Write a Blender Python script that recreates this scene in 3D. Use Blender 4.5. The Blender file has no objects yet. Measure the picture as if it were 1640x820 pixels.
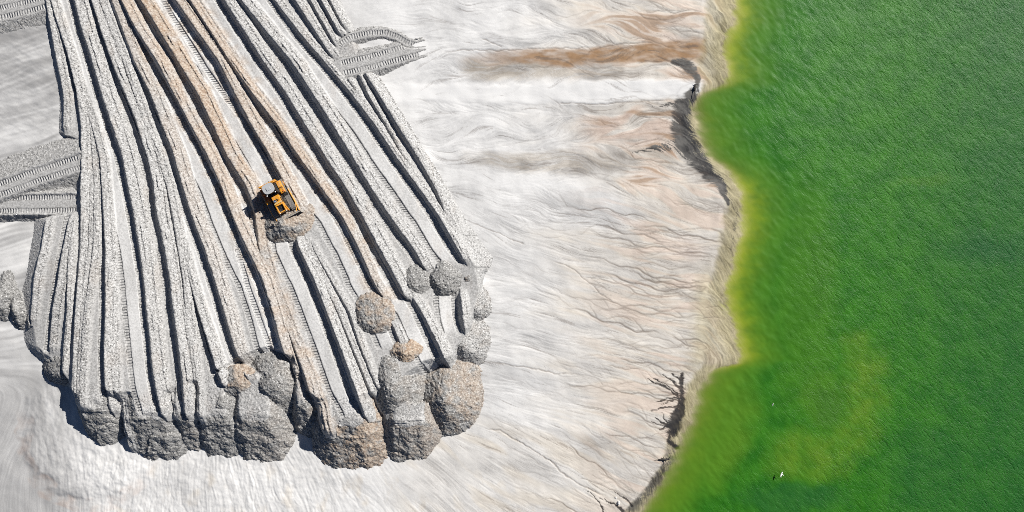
import bpy, bmesh, math, random
import numpy as np
from mathutils import Vector, Matrix

random.seed(7)
rng = np.random.default_rng(7)
C = bpy.context.scene.collection
scene = bpy.context.scene
R = math.radians

# ------------------------------------------------------------------ camera, sky, sun, exposure
S = 12.0            # photograph pixels per metre on the water plane
CAMH = 100.0
cam_d = bpy.data.cameras.new("camera")
cam = bpy.data.objects.new("camera", cam_d); C.objects.link(cam)
cam.location = (0, 0, CAMH)
cam.rotation_euler = (0, 0, 0)
cam_d.sensor_width = 36.0
cam_d.lens = 36.0 * CAMH / (1640 / S)
cam_d.clip_end = 3000
scene.camera = cam

SUN_EL, SUN_AZ = 36.0, 40.0     # azimuth counter-clockwise from +X (image right)
world = bpy.data.worlds.new("World"); scene.world = world
world.use_nodes = True
wn = world.node_tree
sky = wn.nodes.new("ShaderNodeTexSky")
sky.sky_type = 'NISHITA'; sky.sun_disc = False
sky.sun_elevation = R(SUN_EL)
sky.sun_rotation = R(90 - SUN_AZ)
sky.altitude = 2500; sky.air_density = 0.6; sky.dust_density = 0.1
wn.nodes["Background"].inputs[1].default_value = 0.05
wn.links.new(sky.outputs[0], wn.nodes["Background"].inputs[0])
sun_d = bpy.data.lights.new("sun", 'SUN')
sun_d.energy = 5.0; sun_d.angle = R(0.5); sun_d.color = (1.0, 0.965, 0.91)
sun = bpy.data.objects.new("sun", sun_d); C.objects.link(sun)
sdir = Vector((math.cos(R(SUN_EL)) * math.cos(R(SUN_AZ)), math.cos(R(SUN_EL)) * math.sin(R(SUN_AZ)), math.sin(R(SUN_EL))))
sun.rotation_euler = sdir.to_track_quat('Z', 'Y').to_euler()
sun.location = sdir * 120
scene.view_settings.view_transform = 'Standard'
scene.view_settings.look = 'None'
scene.view_settings.exposure = 0.52
scene.view_settings.gamma = 1.0
scene.cycles.use_denoising = False
scene.cycles.filter_width = 0.85

# ------------------------------------------------------------------ numpy helpers
def ss(a, b, x):
    t = np.clip((x - a) / (b - a), 0, 1)
    return t * t * (3 - 2 * t)
_perm = np.tile(rng.permutation(512), 2)
_ga = rng.uniform(0, 2 * np.pi, 512)
_gx, _gy = np.cos(_ga).astype(np.float32), np.sin(_ga).astype(np.float32)
_u1, _u2, _u3 = rng.random((3, 512)).astype(np.float32)
def _hash(i, j, seed):
    return _perm[(_perm[(i + seed * 37) & 511] + j) & 511]
def pn(x, y, seed=0):
    i = np.floor(x).astype(np.int32); j = np.floor(y).astype(np.int32)
    fx = (x - i).astype(np.float32); fy = (y - j).astype(np.float32)
    u = fx * fx * fx * (fx * (fx * 6 - 15) + 10); v = fy * fy * fy * (fy * (fy * 6 - 15) + 10)
    def g(a, b):
        h = _hash(i + a, j + b, seed)
        return _gx[h] * (fx - a) + _gy[h] * (fy - b)
    n0 = g(0, 0) * (1 - u) + g(1, 0) * u
    n1 = g(0, 1) * (1 - u) + g(1, 1) * u
    return 1.4 * (n0 * (1 - v) + n1 * v)
def fbm(x, y, o=4, seed=0, gain=0.5):
    r = 0; a = 1.0; t = 0
    for k in range(o):
        r = r + a * pn(x, y, seed + k * 5); t += a; a *= gain; x = x * 2.03 + 11.3; y = y * 2.03 - 7.1
    return r / t
def clods(x, y, cell, seed, fill=0.8):
    """bumps of loose clods: rounded lumps of random size in jittered cells"""
    gx = x / cell; gy = y / cell
    i = np.floor(gx).astype(np.int32); j = np.floor(gy).astype(np.int32)
    out = np.zeros_like(x)
    for a in (-1, 0, 1):
        for b in (-1, 0, 1):
            h = _hash(i + a, j + b, seed)
            dx = gx - (i + a + _u1[h]); dy = gy - (j + b + _u2[h])
            r = 0.25 + 0.45 * _u3[h]
            q = 1 - (dx * dx + dy * dy) / (r * r)
            out = np.maximum(out, np.where(_u3[h] < fill, r * np.sqrt(np.clip(q, 0, 1)), 0))
    return out * cell
def smooth_max(a, b, k):
    h = np.clip(0.5 + 0.5 * (a - b) / k, 0, 1)
    return b * (1 - h) + a * h + k * h * (1 - h)
def smooth_min(a, b, k):
    return -smooth_max(-a, -b, k)
def curve(pts, smooth=9):
    """x as a smoothed function of y from traced points (y, x, ...)"""
    ys = np.arange(-140, 960, 1.0)
    p = np.array(pts, float)
    cols = []
    for c in range(1, p.shape[1]):
        v = np.interp(ys, p[:, 0], p[:, c])
        if c == 1:   # run on along the end slopes
            s0 = (p[1, 1] - p[0, 1]) / max(1, p[1, 0] - p[0, 0]); s1 = (p[-1, 1] - p[-2, 1]) / max(1, p[-1, 0] - p[-2, 0])
            v = np.where(ys < p[0, 0], p[0, 1] + s0 * (ys - p[0, 0]), v)
            v = np.where(ys > p[-1, 0], p[-1, 1] + s1 * (ys - p[-1, 0]), v)
        k = np.hanning(smooth * 2 + 3); k /= k.sum()
        vp = np.pad(v, smooth + 1, mode='edge')
        cols.append(np.convolve(vp, k, 'valid'))
    return ys, cols
def poly_coords(px, py, pts):
    """distance (signed, + on the right of travel), arc length along a polyline, in pixels"""
    best = np.full(px.shape, 1e9); sgn = np.zeros(px.shape); arc = np.zeros(px.shape)
    acc = 0.0
    for (x0, y0), (x1, y1) in zip(pts[:-1], pts[1:]):
        dx, dy = x1 - x0, y1 - y0; L = math.hypot(dx, dy)
        t = np.clip(((px - x0) * dx + (py - y0) * dy) / (L * L), 0, 1)
        ex = px - (x0 + t * dx); ey = py - (y0 + t * dy)
        d = np.hypot(ex, ey)
        m = d < best
        best = np.where(m, d, best)
        sgn = np.where(m, np.where(dx * ey - dy * ex >= 0, d, -d), sgn)
        arc = np.where(m, acc + t * L, arc)
        acc += L
    return sgn, arc
def poly_win(px, py, pts, pad, xs, ys):
    """poly_coords, worked out only near the line"""
    d = np.full(px.shape, 1e6, np.float32); a = np.zeros(px.shape, np.float32)
    i0, i1 = np.searchsorted(xs, [min(p[0] for p in pts) - pad, max(p[0] for p in pts) + pad]); j0, j1 = np.searchsorted(ys, [min(p[1] for p in pts) - pad, max(p[1] for p in pts) + pad])
    W = (slice(j0, j1), slice(i0, i1))
    d[W], a[W] = poly_coords(px[W], py[W], pts)
    return d, a
def bilinear(img, fx, fy):
    h, w = img.shape
    fx = np.clip(fx, 0, w - 1.001); fy = np.clip(fy, 0, h - 1.001)
    i = fx.astype(np.int32); j = fy.astype(np.int32); a = fx - i; b = fy - j
    return (img[j, i] * (1 - a) + img[j, i + 1] * a) * (1 - b) + (img[j + 1, i] * (1 - a) + img[j + 1, i + 1] * a) * b
def blur(img, s):
    n = int(3 * s) + 1
    k = np.exp(-0.5 * (np.arange(-n, n + 1) / s) ** 2); k /= k.sum()
    p = np.pad(img, n, mode='reflect')
    p = np.apply_along_axis(lambda r: np.convolve(r, k, 'valid'), 1, p)
    return np.apply_along_axis(lambda r: np.convolve(r, k, 'valid'), 0, p)
def norm(img):
    return (img - img.mean()) / (img.std() + 1e-9)

# ------------------------------------------------------------------ scene helpers
def tag(o, label=None, cat=None, group=None, kind=None):
    if label: o["label"] = label
    if cat: o["category"] = cat
    if group: o["group"] = group
    if kind: o["kind"] = kind
    return o
def grid_mesh(name, P, quads, mats, attrs=None, center=False):
    """mesh object from an (N,3) array, (M,4) quads; attrs is {name: (N,) floats}"""
    used, inv = np.unique(quads, return_inverse=True)
    q = inv.reshape(quads.shape)
    V = P[used].astype(np.float32)
    off = np.zeros(3, np.float32)
    if center:
        off = np.array([V[:, 0].mean(), V[:, 1].mean(), V[:, 2].min()], np.float32); V = V - off
    me = bpy.data.meshes.new(name)
    me.vertices.add(len(V)); me.vertices.foreach_set("co", V.ravel())
    me.loops.add(q.size); me.loops.foreach_set("vertex_index", q.ravel().astype(np.int32))
    me.polygons.add(len(q))
    me.polygons.foreach_set("loop_start", (np.arange(len(q)) * 4).astype(np.int32))
    me.polygons.foreach_set("use_smooth", np.ones(len(q), bool))
    me.update(calc_edges=True)
    for an, av in (attrs or {}).items():
        a = me.attributes.new(an, 'FLOAT', 'POINT'); a.data.foreach_set("value", av[used].astype(np.float32))
    me.materials.append(mats)
    o = bpy.data.objects.new(name, me); C.objects.link(o)
    o.location = off.tolist()
    return o
def quads_of(ny, nx):
    i = np.arange(ny * nx).reshape(ny, nx)
    return np.stack([i[:-1, :-1], i[1:, :-1], i[1:, 1:], i[:-1, 1:]], -1).reshape(-1, 4)

class NT:
    def __init__(s, name):
        s.m = bpy.data.materials.new(name); s.m.use_nodes = True
        s.t = s.m.node_tree; s.b = s.t.nodes["Principled BSDF"]; s.out = s.t.nodes["Material Output"]
    def n(s, typ, **kw):
        nd = s.t.nodes.new("ShaderNode" + typ)
        for k, v in kw.items(): setattr(nd, k, v)
        return nd
    def put(s, v, sock):
        if hasattr(v, "is_linked") or hasattr(v, "node"): s.t.links.new(v, sock)
        else: sock.default_value = v
    def attr(s, name):
        return s.n("Attribute", attribute_name=name).outputs["Fac"]
    def math(s, op, a, b=0.0, c=0.0, clamp=False):
        nd = s.n("Math", operation=op, use_clamp=clamp)
        s.put(a, nd.inputs[0]); s.put(b, nd.inputs[1]); s.put(c, nd.inputs[2]); return nd.outputs[0]
    def noise(s, vec, scale, detail=3, rough=0.55, dist=0.0, out="Fac"):
        nd = s.n("TexNoise"); s.put(vec, nd.inputs["Vector"])
        nd.inputs["Scale"].default_value = scale; nd.inputs["Detail"].default_value = detail
        nd.inputs["Roughness"].default_value = rough; nd.inputs["Distortion"].default_value = dist
        return nd.outputs[out]
    def mix(s, f, a, b, mode='MIX'):
        nd = s.n("Mix", data_type='RGBA', blend_type=mode)
        s.put(f, nd.inputs[0])
        s.put(a, nd.inputs[6]); s.put(b, nd.inputs[7]); return nd.outputs[2]
    def ramp(s, f, a, b):
        nd = s.n("MapRange"); nd.interpolation_type = 'SMOOTHSTEP'
        s.put(f, nd.inputs[0]); nd.inputs[1].default_value = a; nd.inputs[2].default_value = b
        return nd.outputs[0]
    def pos(s):
        return s.n("NewGeometry").outputs["Position"]
    def bump(s, h, strength, dist, normal=None):
        nd = s.n("Bump"); s.put(h, nd.inputs["Height"]); s.put(strength, nd.inputs["Strength"]); nd.inputs["Distance"].default_value = dist
        if normal is not None: s.put(normal, nd.inputs["Normal"])
        return nd.outputs[0]
def c4(r, g, b): return (r, g, b, 1.0)

# ------------------------------------------------------------------ materials of the ground
def mat_sandflat():
    k = NT("wet_and_dry_tailings_sand")
    P = k.pos()
    tone, warm, iron, mud, olive, vein, pink = [k.attr(a) for a in ("tone", "warm", "iron", "mud", "olive", "vein", "pink")]
    n1 = k.noise(P, 1.6, 5, 0.6); n2 = k.noise(P, 9.0, 3, 0.6)
    t = k.math('ADD', tone, k.math('MULTIPLY', k.math('SUBTRACT', n2, 0.5), 0.25))
    col = k.mix(k.ramp(t, 0.0, 1.0), c4(0.25, 0.247, 0.245), c4(0.66, 0.655, 0.645))
    beige = k.mix(k.ramp(t, 0.0, 1.0), c4(0.24, 0.20, 0.155), c4(0.58, 0.53, 0.455))
    col = k.mix(warm, col, beige)
    rose = k.mix(k.ramp(t, 0.0, 1.0), c4(0.28, 0.19, 0.145), c4(0.60, 0.50, 0.44))
    col = k.mix(pink, col, rose)
    rust = k.mix(n1, c4(0.21, 0.125, 0.065), c4(0.34, 0.215, 0.125))
    col = k.mix(iron, col, rust)
    ol = k.mix(k.ramp(t, 0.1, 0.9), c4(0.15, 0.13, 0.07), c4(0.43, 0.385, 0.24))
    col = k.mix(olive, col, ol)
    md = k.mix(k.ramp(t, 0.2, 1.0), c4(0.018, 0.018, 0.020), c4(0.13, 0.126, 0.118))
    col = k.mix(mud, col, md)
    col = k.mix(vein, col, c4(0.13, 0.10, 0.08))
    k.put(col, k.b.inputs["Base Color"])
    k.b.inputs["Roughness"].default_value = 0.85
    k.b.inputs["Specular IOR Level"].default_value = 0.25
    h = k.math('ADD', k.math('MULTIPLY', n2, 0.5), k.noise(P, 30.0, 2, 0.6))
    k.put(k.bump(h, 0.35, 0.03), k.b.inputs["Normal"])
    return k.m
def mat_spoil():
    k = NT("grey_gravelly_spoil_sand")
    P = k.pos()
    rough, tint, tread, sarc, pale, gravel = [k.attr(a) for a in ("rough", "tint", "tread", "sarc", "pale", "gravel")]
    n1 = k.noise(P, 0.7, 4, 0.6); n2 = k.noise(P, 4.0, 4, 0.65); n3 = k.noise(P, 5.5, 2, 0.8)
    col = k.mix(k.ramp(n2, 0.3, 0.7), c4(0.26, 0.257, 0.251), c4(0.45, 0.445, 0.437))
    col = k.mix(pale, col, k.mix(k.ramp(n2, 0.3, 0.7), c4(0.47, 0.467, 0.460), c4(0.58, 0.576, 0.568)))
    col = k.mix(gravel, col, k.mix(k.ramp(n2, 0.3, 0.7), c4(0.14, 0.138, 0.133), c4(0.28, 0.275, 0.265)))
    sp = k.math('MULTIPLY', k.ramp(n3, 0.54, 0.64), rough)
    col = k.mix(k.math('MULTIPLY', sp, 0.95), col, c4(0.085, 0.083, 0.080))
    sp2 = k.math('MULTIPLY', k.ramp(n3, 0.43, 0.33), rough)
    col = k.mix(k.math('MULTIPLY', sp2, 0.7), col, c4(0.70, 0.692, 0.68))
    tn = k.math('MULTIPLY', tint, k.math('ADD', 0.45, k.math('MULTIPLY', n1, 1.1)), clamp=True)
    br = k.mix(k.ramp(n2, 0.35, 0.65), c4(0.26, 0.180, 0.125), c4(0.44, 0.375, 0.305))
    col = k.mix(tn, col, br)
    k.put(col, k.b.inputs["Base Color"])
    k.b.inputs["Roughness"].default_value = 0.9
    k.b.inputs["Specular IOR Level"].default_value = 0.2
    cle = k.math('MULTIPLY', k.math('SINE', k.math('MULTIPLY', sarc, 2 * math.pi / 0.36)), k.math('MULTIPLY', tread, 1.25))
    h = k.math('ADD', k.math('MULTIPLY', k.math('ADD', n3, k.math('MULTIPLY', n2, 0.6)), k.math('ADD', 0.25, rough)), cle)
    k.put(k.bump(h, 0.85, 0.06), k.b.inputs["Normal"])
    return k.m
def mat_water():
    k = NT("green_algae_lake_water")
    P = k.pos()
    opac, yel, teal, alg, ripple = [k.attr(a) for a in ("opac", "yellow", "teal", "algae", "ripple")]
    n1 = k.noise(P, 0.35, 4, 0.6); n2 = k.noise(P, 2.2, 3, 0.6)
    col = k.mix(k.ramp(n1, 0.3, 0.7), c4(0.015, 0.106, 0.005), c4(0.032, 0.152, 0.008))
    col = k.mix(teal, col, c4(0.009, 0.070, 0.020))
    col = k.mix(alg, col, c4(0.092, 0.190, 0.012))
    col = k.mix(yel, col, c4(0.47, 0.55, 0.012))
    k.put(col, k.b.inputs["Base Color"])
    k.b.inputs["Roughness"].default_value = 0.45; k.b.inputs["Specular IOR Level"].default_value = 0.35
    k.b.inputs["IOR"].default_value = 1.33
    k.put(opac, k.b.inputs["Alpha"])
    hs = []
    for rot, sc, scale, wgt in ((-52, (1.0, 0.32, 1.0), 1.2, 0.50), (-20, (1.0, 0.40, 1.0), 2.4, 0.28), (-70, (1.0, 0.5, 1.0), 4.5, 0.15)):
        mp = k.n("Mapping"); k.t.links.new(P, mp.inputs[0]); mp.vector_type = 'TEXTURE'; mp.inputs["Rotation"].default_value = (0, 0, R(rot)); mp.inputs["Scale"].default_value = sc
        nz = k.noise(mp.outputs[0], scale, 3, 0.6, 0.5)
        rd = k.math('ABSOLUTE', k.math('SUBTRACT', nz, 0.5))          # sharp little crests
        hs.append(k.math('MULTIPLY', k.math('SUBTRACT', nz, k.math('MULTIPLY', rd, 0.8)), wgt))
    h = k.math('ADD', k.math('ADD', hs[0], hs[1]), hs[2])
    k.put(k.bump(k.math('MULTIPLY', h, ripple), 1.0, 0.22), k.b.inputs["Normal"])
    return k.m
M_FLAT, M_SPOIL, M_WATER = mat_sandflat(), mat_spoil(), mat_water()

# ------------------------------------------------------------------ the sand flat: one sheet, from the left plain to the lake bed
ST = 1.35; QF = 1.6 / ST                                  # raster step, photograph pixels
RX0, RX1, RY0, RY1 = -96.0, 1352.0, -96.0, 896.0
rx = np.arange(RX0, RX1 + 1e-6, ST).astype(np.float32); ry = np.arange(RY0, RY1 + 1e-6, ST).astype(np.float32)
GX, GY = np.meshgrid(rx, ry)
NY, NX = GX.shape
shore = [(-140, 1195), (-60, 1186), (0, 1176), (25, 1180), (50, 1166), (80, 1157), (102, 1164), (132, 1164), (144, 1137), (158, 1114), (176, 1109), (200, 1116),
         (232, 1125), (249, 1132), (263, 1152), (280, 1171), (310, 1186), (346, 1188), (371, 1188), (395, 1178), (437, 1171), (456, 1161), (473, 1161),
         (502, 1169), (541, 1178), (571, 1186), (580, 1180), (588, 1150), (600, 1134), (620, 1121), (656, 1111), (678, 1104), (700, 1092), (725, 1082), (737, 1077),
         (766, 1062), (795, 1043), (815, 1031), (860, 1000), (960, 930)]
bank = [(-140, 1135), (0, 1126), (40, 1121), (90, 1116), (104, 1108), (118, 1117), (130, 1122), (145, 1116), (156, 1100), (166, 1086), (190, 1083), (205, 1084), (240, 1086),
        (255, 1105), (270, 1122), (285, 1136), (300, 1152), (330, 1157), (360, 1150), (380, 1146), (420, 1140), (450, 1127), (500, 1124), (540, 1122), (580, 1118),
        (610, 1096), (640, 1086), (680, 1070), (720, 1062), (745, 1057), (765, 1040), (790, 1022), (815, 996), (860, 950), (960, 890)]
ys_, (shx,) = curve(shore, 5); _, (bkx,) = curve(bank, 4)
wob = 5 * fbm(GX / 40, GY / 22, 3, 3)
sx = np.interp(GY + wob, ys_, shx) + 7 * fbm(GX / 22, GY / 11, 4, 8)
bx = np.interp(GY + wob, ys_, bkx) + 5 + 5 * fbm(GX / 16, GY / 9, 4, 12)
dsh = (sx - 3 - GX) / S                   # metres inland of the water's edge
dbk = (bx - GX) / S                       # metres inland of the bank's lip
# flow of the old slurry over the flat: direction field, then streaks by line integral convolution
ctl = np.array([(620, 20, 0), (800, 30, 5), (1000, 30, 10), (1100, 60, 10), (700, 90, -5), (900, 90, 0), (1100, 90, 0), (800, 150, -2), (1100, 140, 0),
  (750, 200, -10), (900, 220, -8), (1050, 200, 0), (700, 300, 20), (850, 280, 0), (1000, 300, 30), (1100, 330, 20), (780, 380, 35), (850, 360, 15), (1000, 380, 8),
  (1130, 400, 5), (850, 450, 22), (800, 480, 5), (950, 480, 17), (1100, 480, 5), (850, 550, 15), (1000, 560, 12), (1130, 560, 20), (800, 600, 10), (950, 620, 10),
  (1050, 620, 10), (800, 660, 20), (850, 720, 30), (950, 740, 35), (1000, 660, 15), (1020, 760, 30), (700, 780, 42), (600, 790, 55), (500, 780, 65), (400, 780, 78),
  (300, 780, 88), (200, 760, 100), (100, 700, 80), (150, 650, 70), (30, 690, 120), (50, 100, -20), (50, 180, -18), (50, 400, -15), (30, 560, -10)], float)
vx = np.zeros_like(GX); vy = np.zeros_like(GX)
for cx, cy, a in ctl:
    w = 1 / (((GX - cx) ** 2 + (GY - cy) ** 2) / 900 + 1) ** 1.6
    vx += w * math.cos(R(a)); vy += w * math.sin(R(a))
swirl = 0.25 + 0.75 * (1 - ss(270, 380, GY)) * ss(560, 700, GX)
ang = np.arctan2(vy, vx) + swirl * 1.5 * fbm(GX / 70, GY / 38, 3, 21)
inband = ss(0.5, -0.7, dbk + 0.5 * fbm(GX / 12, GY / 12, 4, 14))              # between lip and water the lines run along the shore
tang = np.arctan2(np.ones_like(GX), np.gradient(sx, ry, axis=0))
ang = ang * (1 - 0.55 * inband) + tang * 0.55 * inband
vx, vy = np.cos(ang), np.sin(ang)
JJ, II = np.meshgrid(np.arange(NX), np.arange(NY))
def lic(img, L):
    acc = img.copy()
    for sg in (1, -1):
        x = JJ.astype(np.float32); y = II.astype(np.float32)
        for k in range(L):
            i = np.clip(x + 0.5, 0, NX - 1).astype(np.int32); j = np.clip(y + 0.5, 0, NY - 1).astype(np.int32)
            x = x + sg * vx[j, i]; y = y + sg * vy[j, i]
            i = np.clip(x + 0.5, 0, NX - 1).astype(np.int32); j = np.clip(y + 0.5, 0, NY - 1).astype(np.int32)
            acc += img[j, i] * (1 - k / L)
    return norm(acc)
white = rng.standard_normal((NY, NX)).astype(np.float32)
Lf = lic(white, int(12 * QF))
Lm = lic(norm(blur(rng.standard_normal((NY, NX)).astype(np.float32), 1.0 * QF)), int(26 * QF))
Lc = lic(norm(blur(rng.standard_normal((NY, NX)).astype(np.float32), 3.6 * QF)), int(34 * QF))
Lf, Lm, Lc = [np.sign(q) * np.abs(q) ** 0.85 for q in (Lf, Lm, Lc)]
patch = fbm(GX / 120, GY / 45, 4, 31)     # broad patches of different deposit
# --- zones (true colours of the deposits)
wx = GX + 14 * fbm(GX / 45, GY / 30, 3, 41); wy = GY + 9 * fbm(GX / 45, GY / 25, 3, 47)
right0 = ss(560, 700, GX)
lobe = 0.035 * np.tanh(8 * (Lc - 0.5)) + 0.03 * np.tanh(8 * (Lc + 0.9))
calm = ss(-0.30, 0.35, fbm(GX / 75, GY / 38, 3, 35) + 0.05)
stk = (0.15 + 0.85 * calm) * (0.35 + 0.65 * right0) * (1 - 0.85 * inband) * (1 + 0.5 * ss(700, 740, GY) * ss(640, 500, GX) * ss(120, 220, GX))     # how streaky the deposit is here
mott = fbm(GX / 10, GY / 8, 5, 37)
upz = ss(330, 240, GY) * ss(700, 860, GX)
tone = 0.64 + upz * (1.6 * lobe + 0.04 * np.clip(Lm, -2, 2)) + stk * (0.035 * np.clip(Lm, -2.2, 2) + 0.035 * np.clip(Lc, -2, 2) + 0.085 * np.clip(Lf, -2.2, 2)) + 0.22 * patch + lobe * right0 * calm + 0.09 * mott * (0.4 + 0.6 * ss(330, 250, GY))
# rills: little branching channels that follow the old flow
rill_d = np.zeros_like(GX); rill_w = np.zeros_like(GX)
rr_ = random.Random(11)
def trace(x, y, n, width, arr, sgn=1, turn=0.0, amp=1.0, ph=0.0):
    width *= QF * 0.92; n = int(n * QF)
    out = []
    for q in range(n):
        i = int((x - RX0) / ST); j = int((y - RY0) / ST)
        if not (2 < i < NX - 3 and 2 < j < NY - 3) or dsh[j, i] < 0.15: break
        a = ang[j, i] + turn * (1 - q / n) + 0.28 * math.sin(q * 0.11 + ph) + 0.16 * math.sin(q * 0.35 + 2 * ph)
        x += sgn * math.cos(a) * ST * 0.8; y += sgn * math.sin(a) * ST * 0.8
        t = min(1, q / (0.25 * n + 1), (n - q) / (0.3 * n + 1)) if sgn > 0 else (1 - q / n)
        fx = (x - RX0) / ST; fy = (y - RY0) / ST; i0 = int(fx + 0.5); j0 = int(fy + 0.5)
        for dj in (-1, 0, 1):
            for di in (-1, 0, 1):
                v = amp * t * math.exp(-((i0 + di - fx) ** 2 + (j0 + dj - fy) ** 2) / (2 * width * width))
                if v > arr[j0 + dj, i0 + di]: arr[j0 + dj, i0 + di] = v
        out.append((x, y))
    return out
def tree(x, y, n, w, arr, amp, depth=2):
    ph = rr_.uniform(0, 6.3)
    pts = trace(x, y, n, w, arr, 1, rr_.uniform(-0.25, 0.25), amp, ph)
    if depth and len(pts) > 20:
        for _ in range(rr_.choice((1, 2, 3, 4))):
            k_ = rr_.randrange(8, len(pts)); p = pts[k_]
            trace(p[0], p[1], rr_.randrange(15, 55), w * 0.8, arr, -1, rr_.choice((-1, 1)) * rr_.uniform(0.35, 0.75), amp * (0.5 + 0.4 * k_ / len(pts)), rr_.uniform(0, 6))
            if rr_.random() < 0.5: trace(p[0], p[1], rr_.randrange(15, 60), w * 0.8, arr, 1, rr_.choice((-1, 1)) * rr_.uniform(0.3, 0.6), amp * 0.6, rr_.uniform(0, 6))
for q in range(460):
    x, y = rr_.uniform(640, 1130), rr_.uniform(-60, 860)
    if y > 700 and rr_.random() < 0.5: x = rr_.uniform(200, 1000)
    near = min(1.0, max(0.0, (x - 700) / 350))
    tree(x, y, rr_.randrange(30, 190), rr_.uniform(0.34, 0.52), rill_d if rr_.random() < 0.45 + 0.25 * near else rill_w, rr_.uniform(0.15, 0.55) * (0.45 + 0.55 * near), 2)
for q in range(26): tree(rr_.uniform(860, 1080), rr_.uniform(330, 800), rr_.randrange(80, 220), rr_.uniform(0.42, 0.62), rill_d, rr_.uniform(0.5, 0.85))
for q in range(38): tree(rr_.uniform(930, 1120), rr_.choice((rr_.uniform(-20, 60), rr_.uniform(170, 240), rr_.uniform(340, 560), rr_.uniform(600, 760))), rr_.randrange(25, 90), rr_.uniform(0.36, 0.7), rill_d, rr_.uniform(0.3, 0.85))
for q in range(90): tree(rr_.uniform(150, 620), rr_.uniform(690, 800), rr_.randrange(25, 90), rr_.uniform(0.4, 0.7), rill_w if rr_.random() < 0.6 else rill_d, rr_.uniform(0.2, 0.5))
tone += 0.55 * rill_w - 0.30 * rill_d
def band(top, bot, soft=4.0):
    t = np.interp(wx, [p[0] for p in top], [p[1] for p in top]); b = np.interp(wx, [p[0] for p in bot], [p[1] for p in bot])
    x0, x1 = min(p[0] for p in top), max(p[0] for p in top)
    return ss(-soft, soft, wy - t) * ss(-soft, soft, b - wy) * ss(x0 - 14, x0 + 14, wx) * ss(x1 + 6, x1 - 6, wx)
def blob(cx, cy, rx_, ry_, soft=0.5, a=0.0):
    ca, sa = math.cos(R(a)), math.sin(R(a))
    u = ((wx - cx) * ca + (wy - cy) * sa) / rx_; v = (-(wx - cx) * sa + (wy - cy) * ca) / ry_
    return ss(1.0, 1.0 - soft, np.hypot(u, v))
streak = ss(-0.9, 1.3, Lc + 0.6 * Lm)
right = ss(560, 640, GX)
warm = right * ss(790, 1060, GX + 120 * patch) * (0.55 + 0.45 * streak)
warm = np.maximum(warm, ss(640, 720, GY) * ss(600, 700, GX) * (0.25 + 0.55 * ss(-0.4, 1.0, Lc)) * 0.95)
warm *= 1 - 0.85 * blob(905, 325, 150, 50, 0.5, 8)
pink = ss(0.1, 1.3, Lc + 0.5 * Lm) * ss(880, 1060, GX) * 0.55
pink = np.maximum(pink, 0.75 * blob(1015, 205, 110, 48, 0.6) * ss(-0.9, 0.7, Lc + Lm * 0.5))
pink = np.maximum(pink, 0.55 * blob(1090, 60, 60, 45, 0.6) * ss(-0.6, 0.9, Lc))
pink = np.maximum(pink, 0.45 * blob(1090, 400, 50, 28, 0.7))
pink = np.maximum(pink, 0.42 * ss(-0.3, 0.5, fbm(GX / 22, GY / 22, 3, 44)) * ss(1.0, 0.75, np.abs(np.hypot((wx - 150) / 112, (wy - 690) / 125) * 1.0 - 0.93) * 8) * ss(640, 700, GY) * ss(330, 180, GX))
greyb = np.maximum(0.8 * band([(745, 98), (1000, 106)], [(745, 130), (1000, 128)], 8), 0.7 * band([(740, 250), (900, 243), (1080, 238)], [(740, 262), (900, 282), (1080, 268)], 8))
greyb = np.maximum(greyb, 0.95 * blob(1000, 205, 130, 42, 0.7) * ss(-0.8, 0.8, Lc))
greyb = np.maximum(greyb, 0.5 * blob(960, 715, 70, 30, 0.9, 20)); greyb = np.maximum(greyb, 0.45 * blob(1000, 260, 120, 20, 0.8))
warm = np.maximum(warm, 0.55 * ss(0.05, 0.45, fbm(GX / 30, GY / 50, 4, 45)) * ss(720, 770, GY) * ss(120, 220, GX))
greyb = greyb * (0.45 + 0.55 * ss(-1.2, 1.0, Lf + Lm))
warm = np.maximum(warm, 0.9 * greyb); tone -= 0.42 * greyb
iron = band([(735, 94), (770, 87), (850, 82), (950, 80), (1000, 73), (1060, 68), (1130, 64)], [(735, 101), (800, 106), (900, 107), (1000, 104), (1060, 100), (1130, 100)], 4.5)
iron *= (0.25 + 0.75 * ss(735, 870, GX)) * (0.55 + 0.45 * ss(-0.5, 0.3, fbm(GX / 30, GY / 10, 4, 43)))
iron = np.maximum(iron, 0.7 * band([(1000, 180), (1085, 178)], [(1000, 185), (1085, 187)], 2.0))
iron = np.maximum(iron, 0.65 * ss(1.1, 2.0, Lc + 0.6 * Lm) * ss(900, 1000, GX) * (GY < 300))
spit = band([(600, 140), (800, 140), (930, 132), (1050, 128), (1126, 130)], [(600, 160), (800, 166), (930, 168), (1040, 162), (1126, 152)], 5)
for a_ in (warm, pink, iron): a_ *= 1 - spit
tone = tone * (1 - 0.75 * spit) + 0.75 * spit * 0.95
tone += 0.22 * blob(860, 290, 150, 22, 0.7) + 0.04 * ss(690, 730, GY) * ss(620, 520, GX) * ss(130, 200, GX) + 0.20 * blob(890, 670, 110, 24, 0.7, 12)
tone -= 0.15 * blob(900, 335, 120, 28, 0.8, 5)
tone += 0.1 * ss(760, 640, GX) * right
left = ss(140, 90, GX)
tone = tone * (1 - left) + left * (0.45 + 0.08 * Lm + 0.10 * Lc + 0.12 * patch)
lowl = ss(560, 700, GY) * ss(150, 40, GX - 0.35 * (GY - 700))
tone = tone * (1 - 0.8 * lowl) + 0.8 * lowl * (0.36 - 0.10 * ss(680, 800, GY) + 0.05 * Lf)
tone -= 0.12 * left * ss(230, 60, GY)
olive = inband * (0.55 + 0.4 * ss(3.0, 0.4, dsh))
tone -= inband * (0.12 + 0.08 * np.clip(Lf, -1, 2) + 0.2 * fbm(GX / 25, GY / 25, 3, 46))
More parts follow.
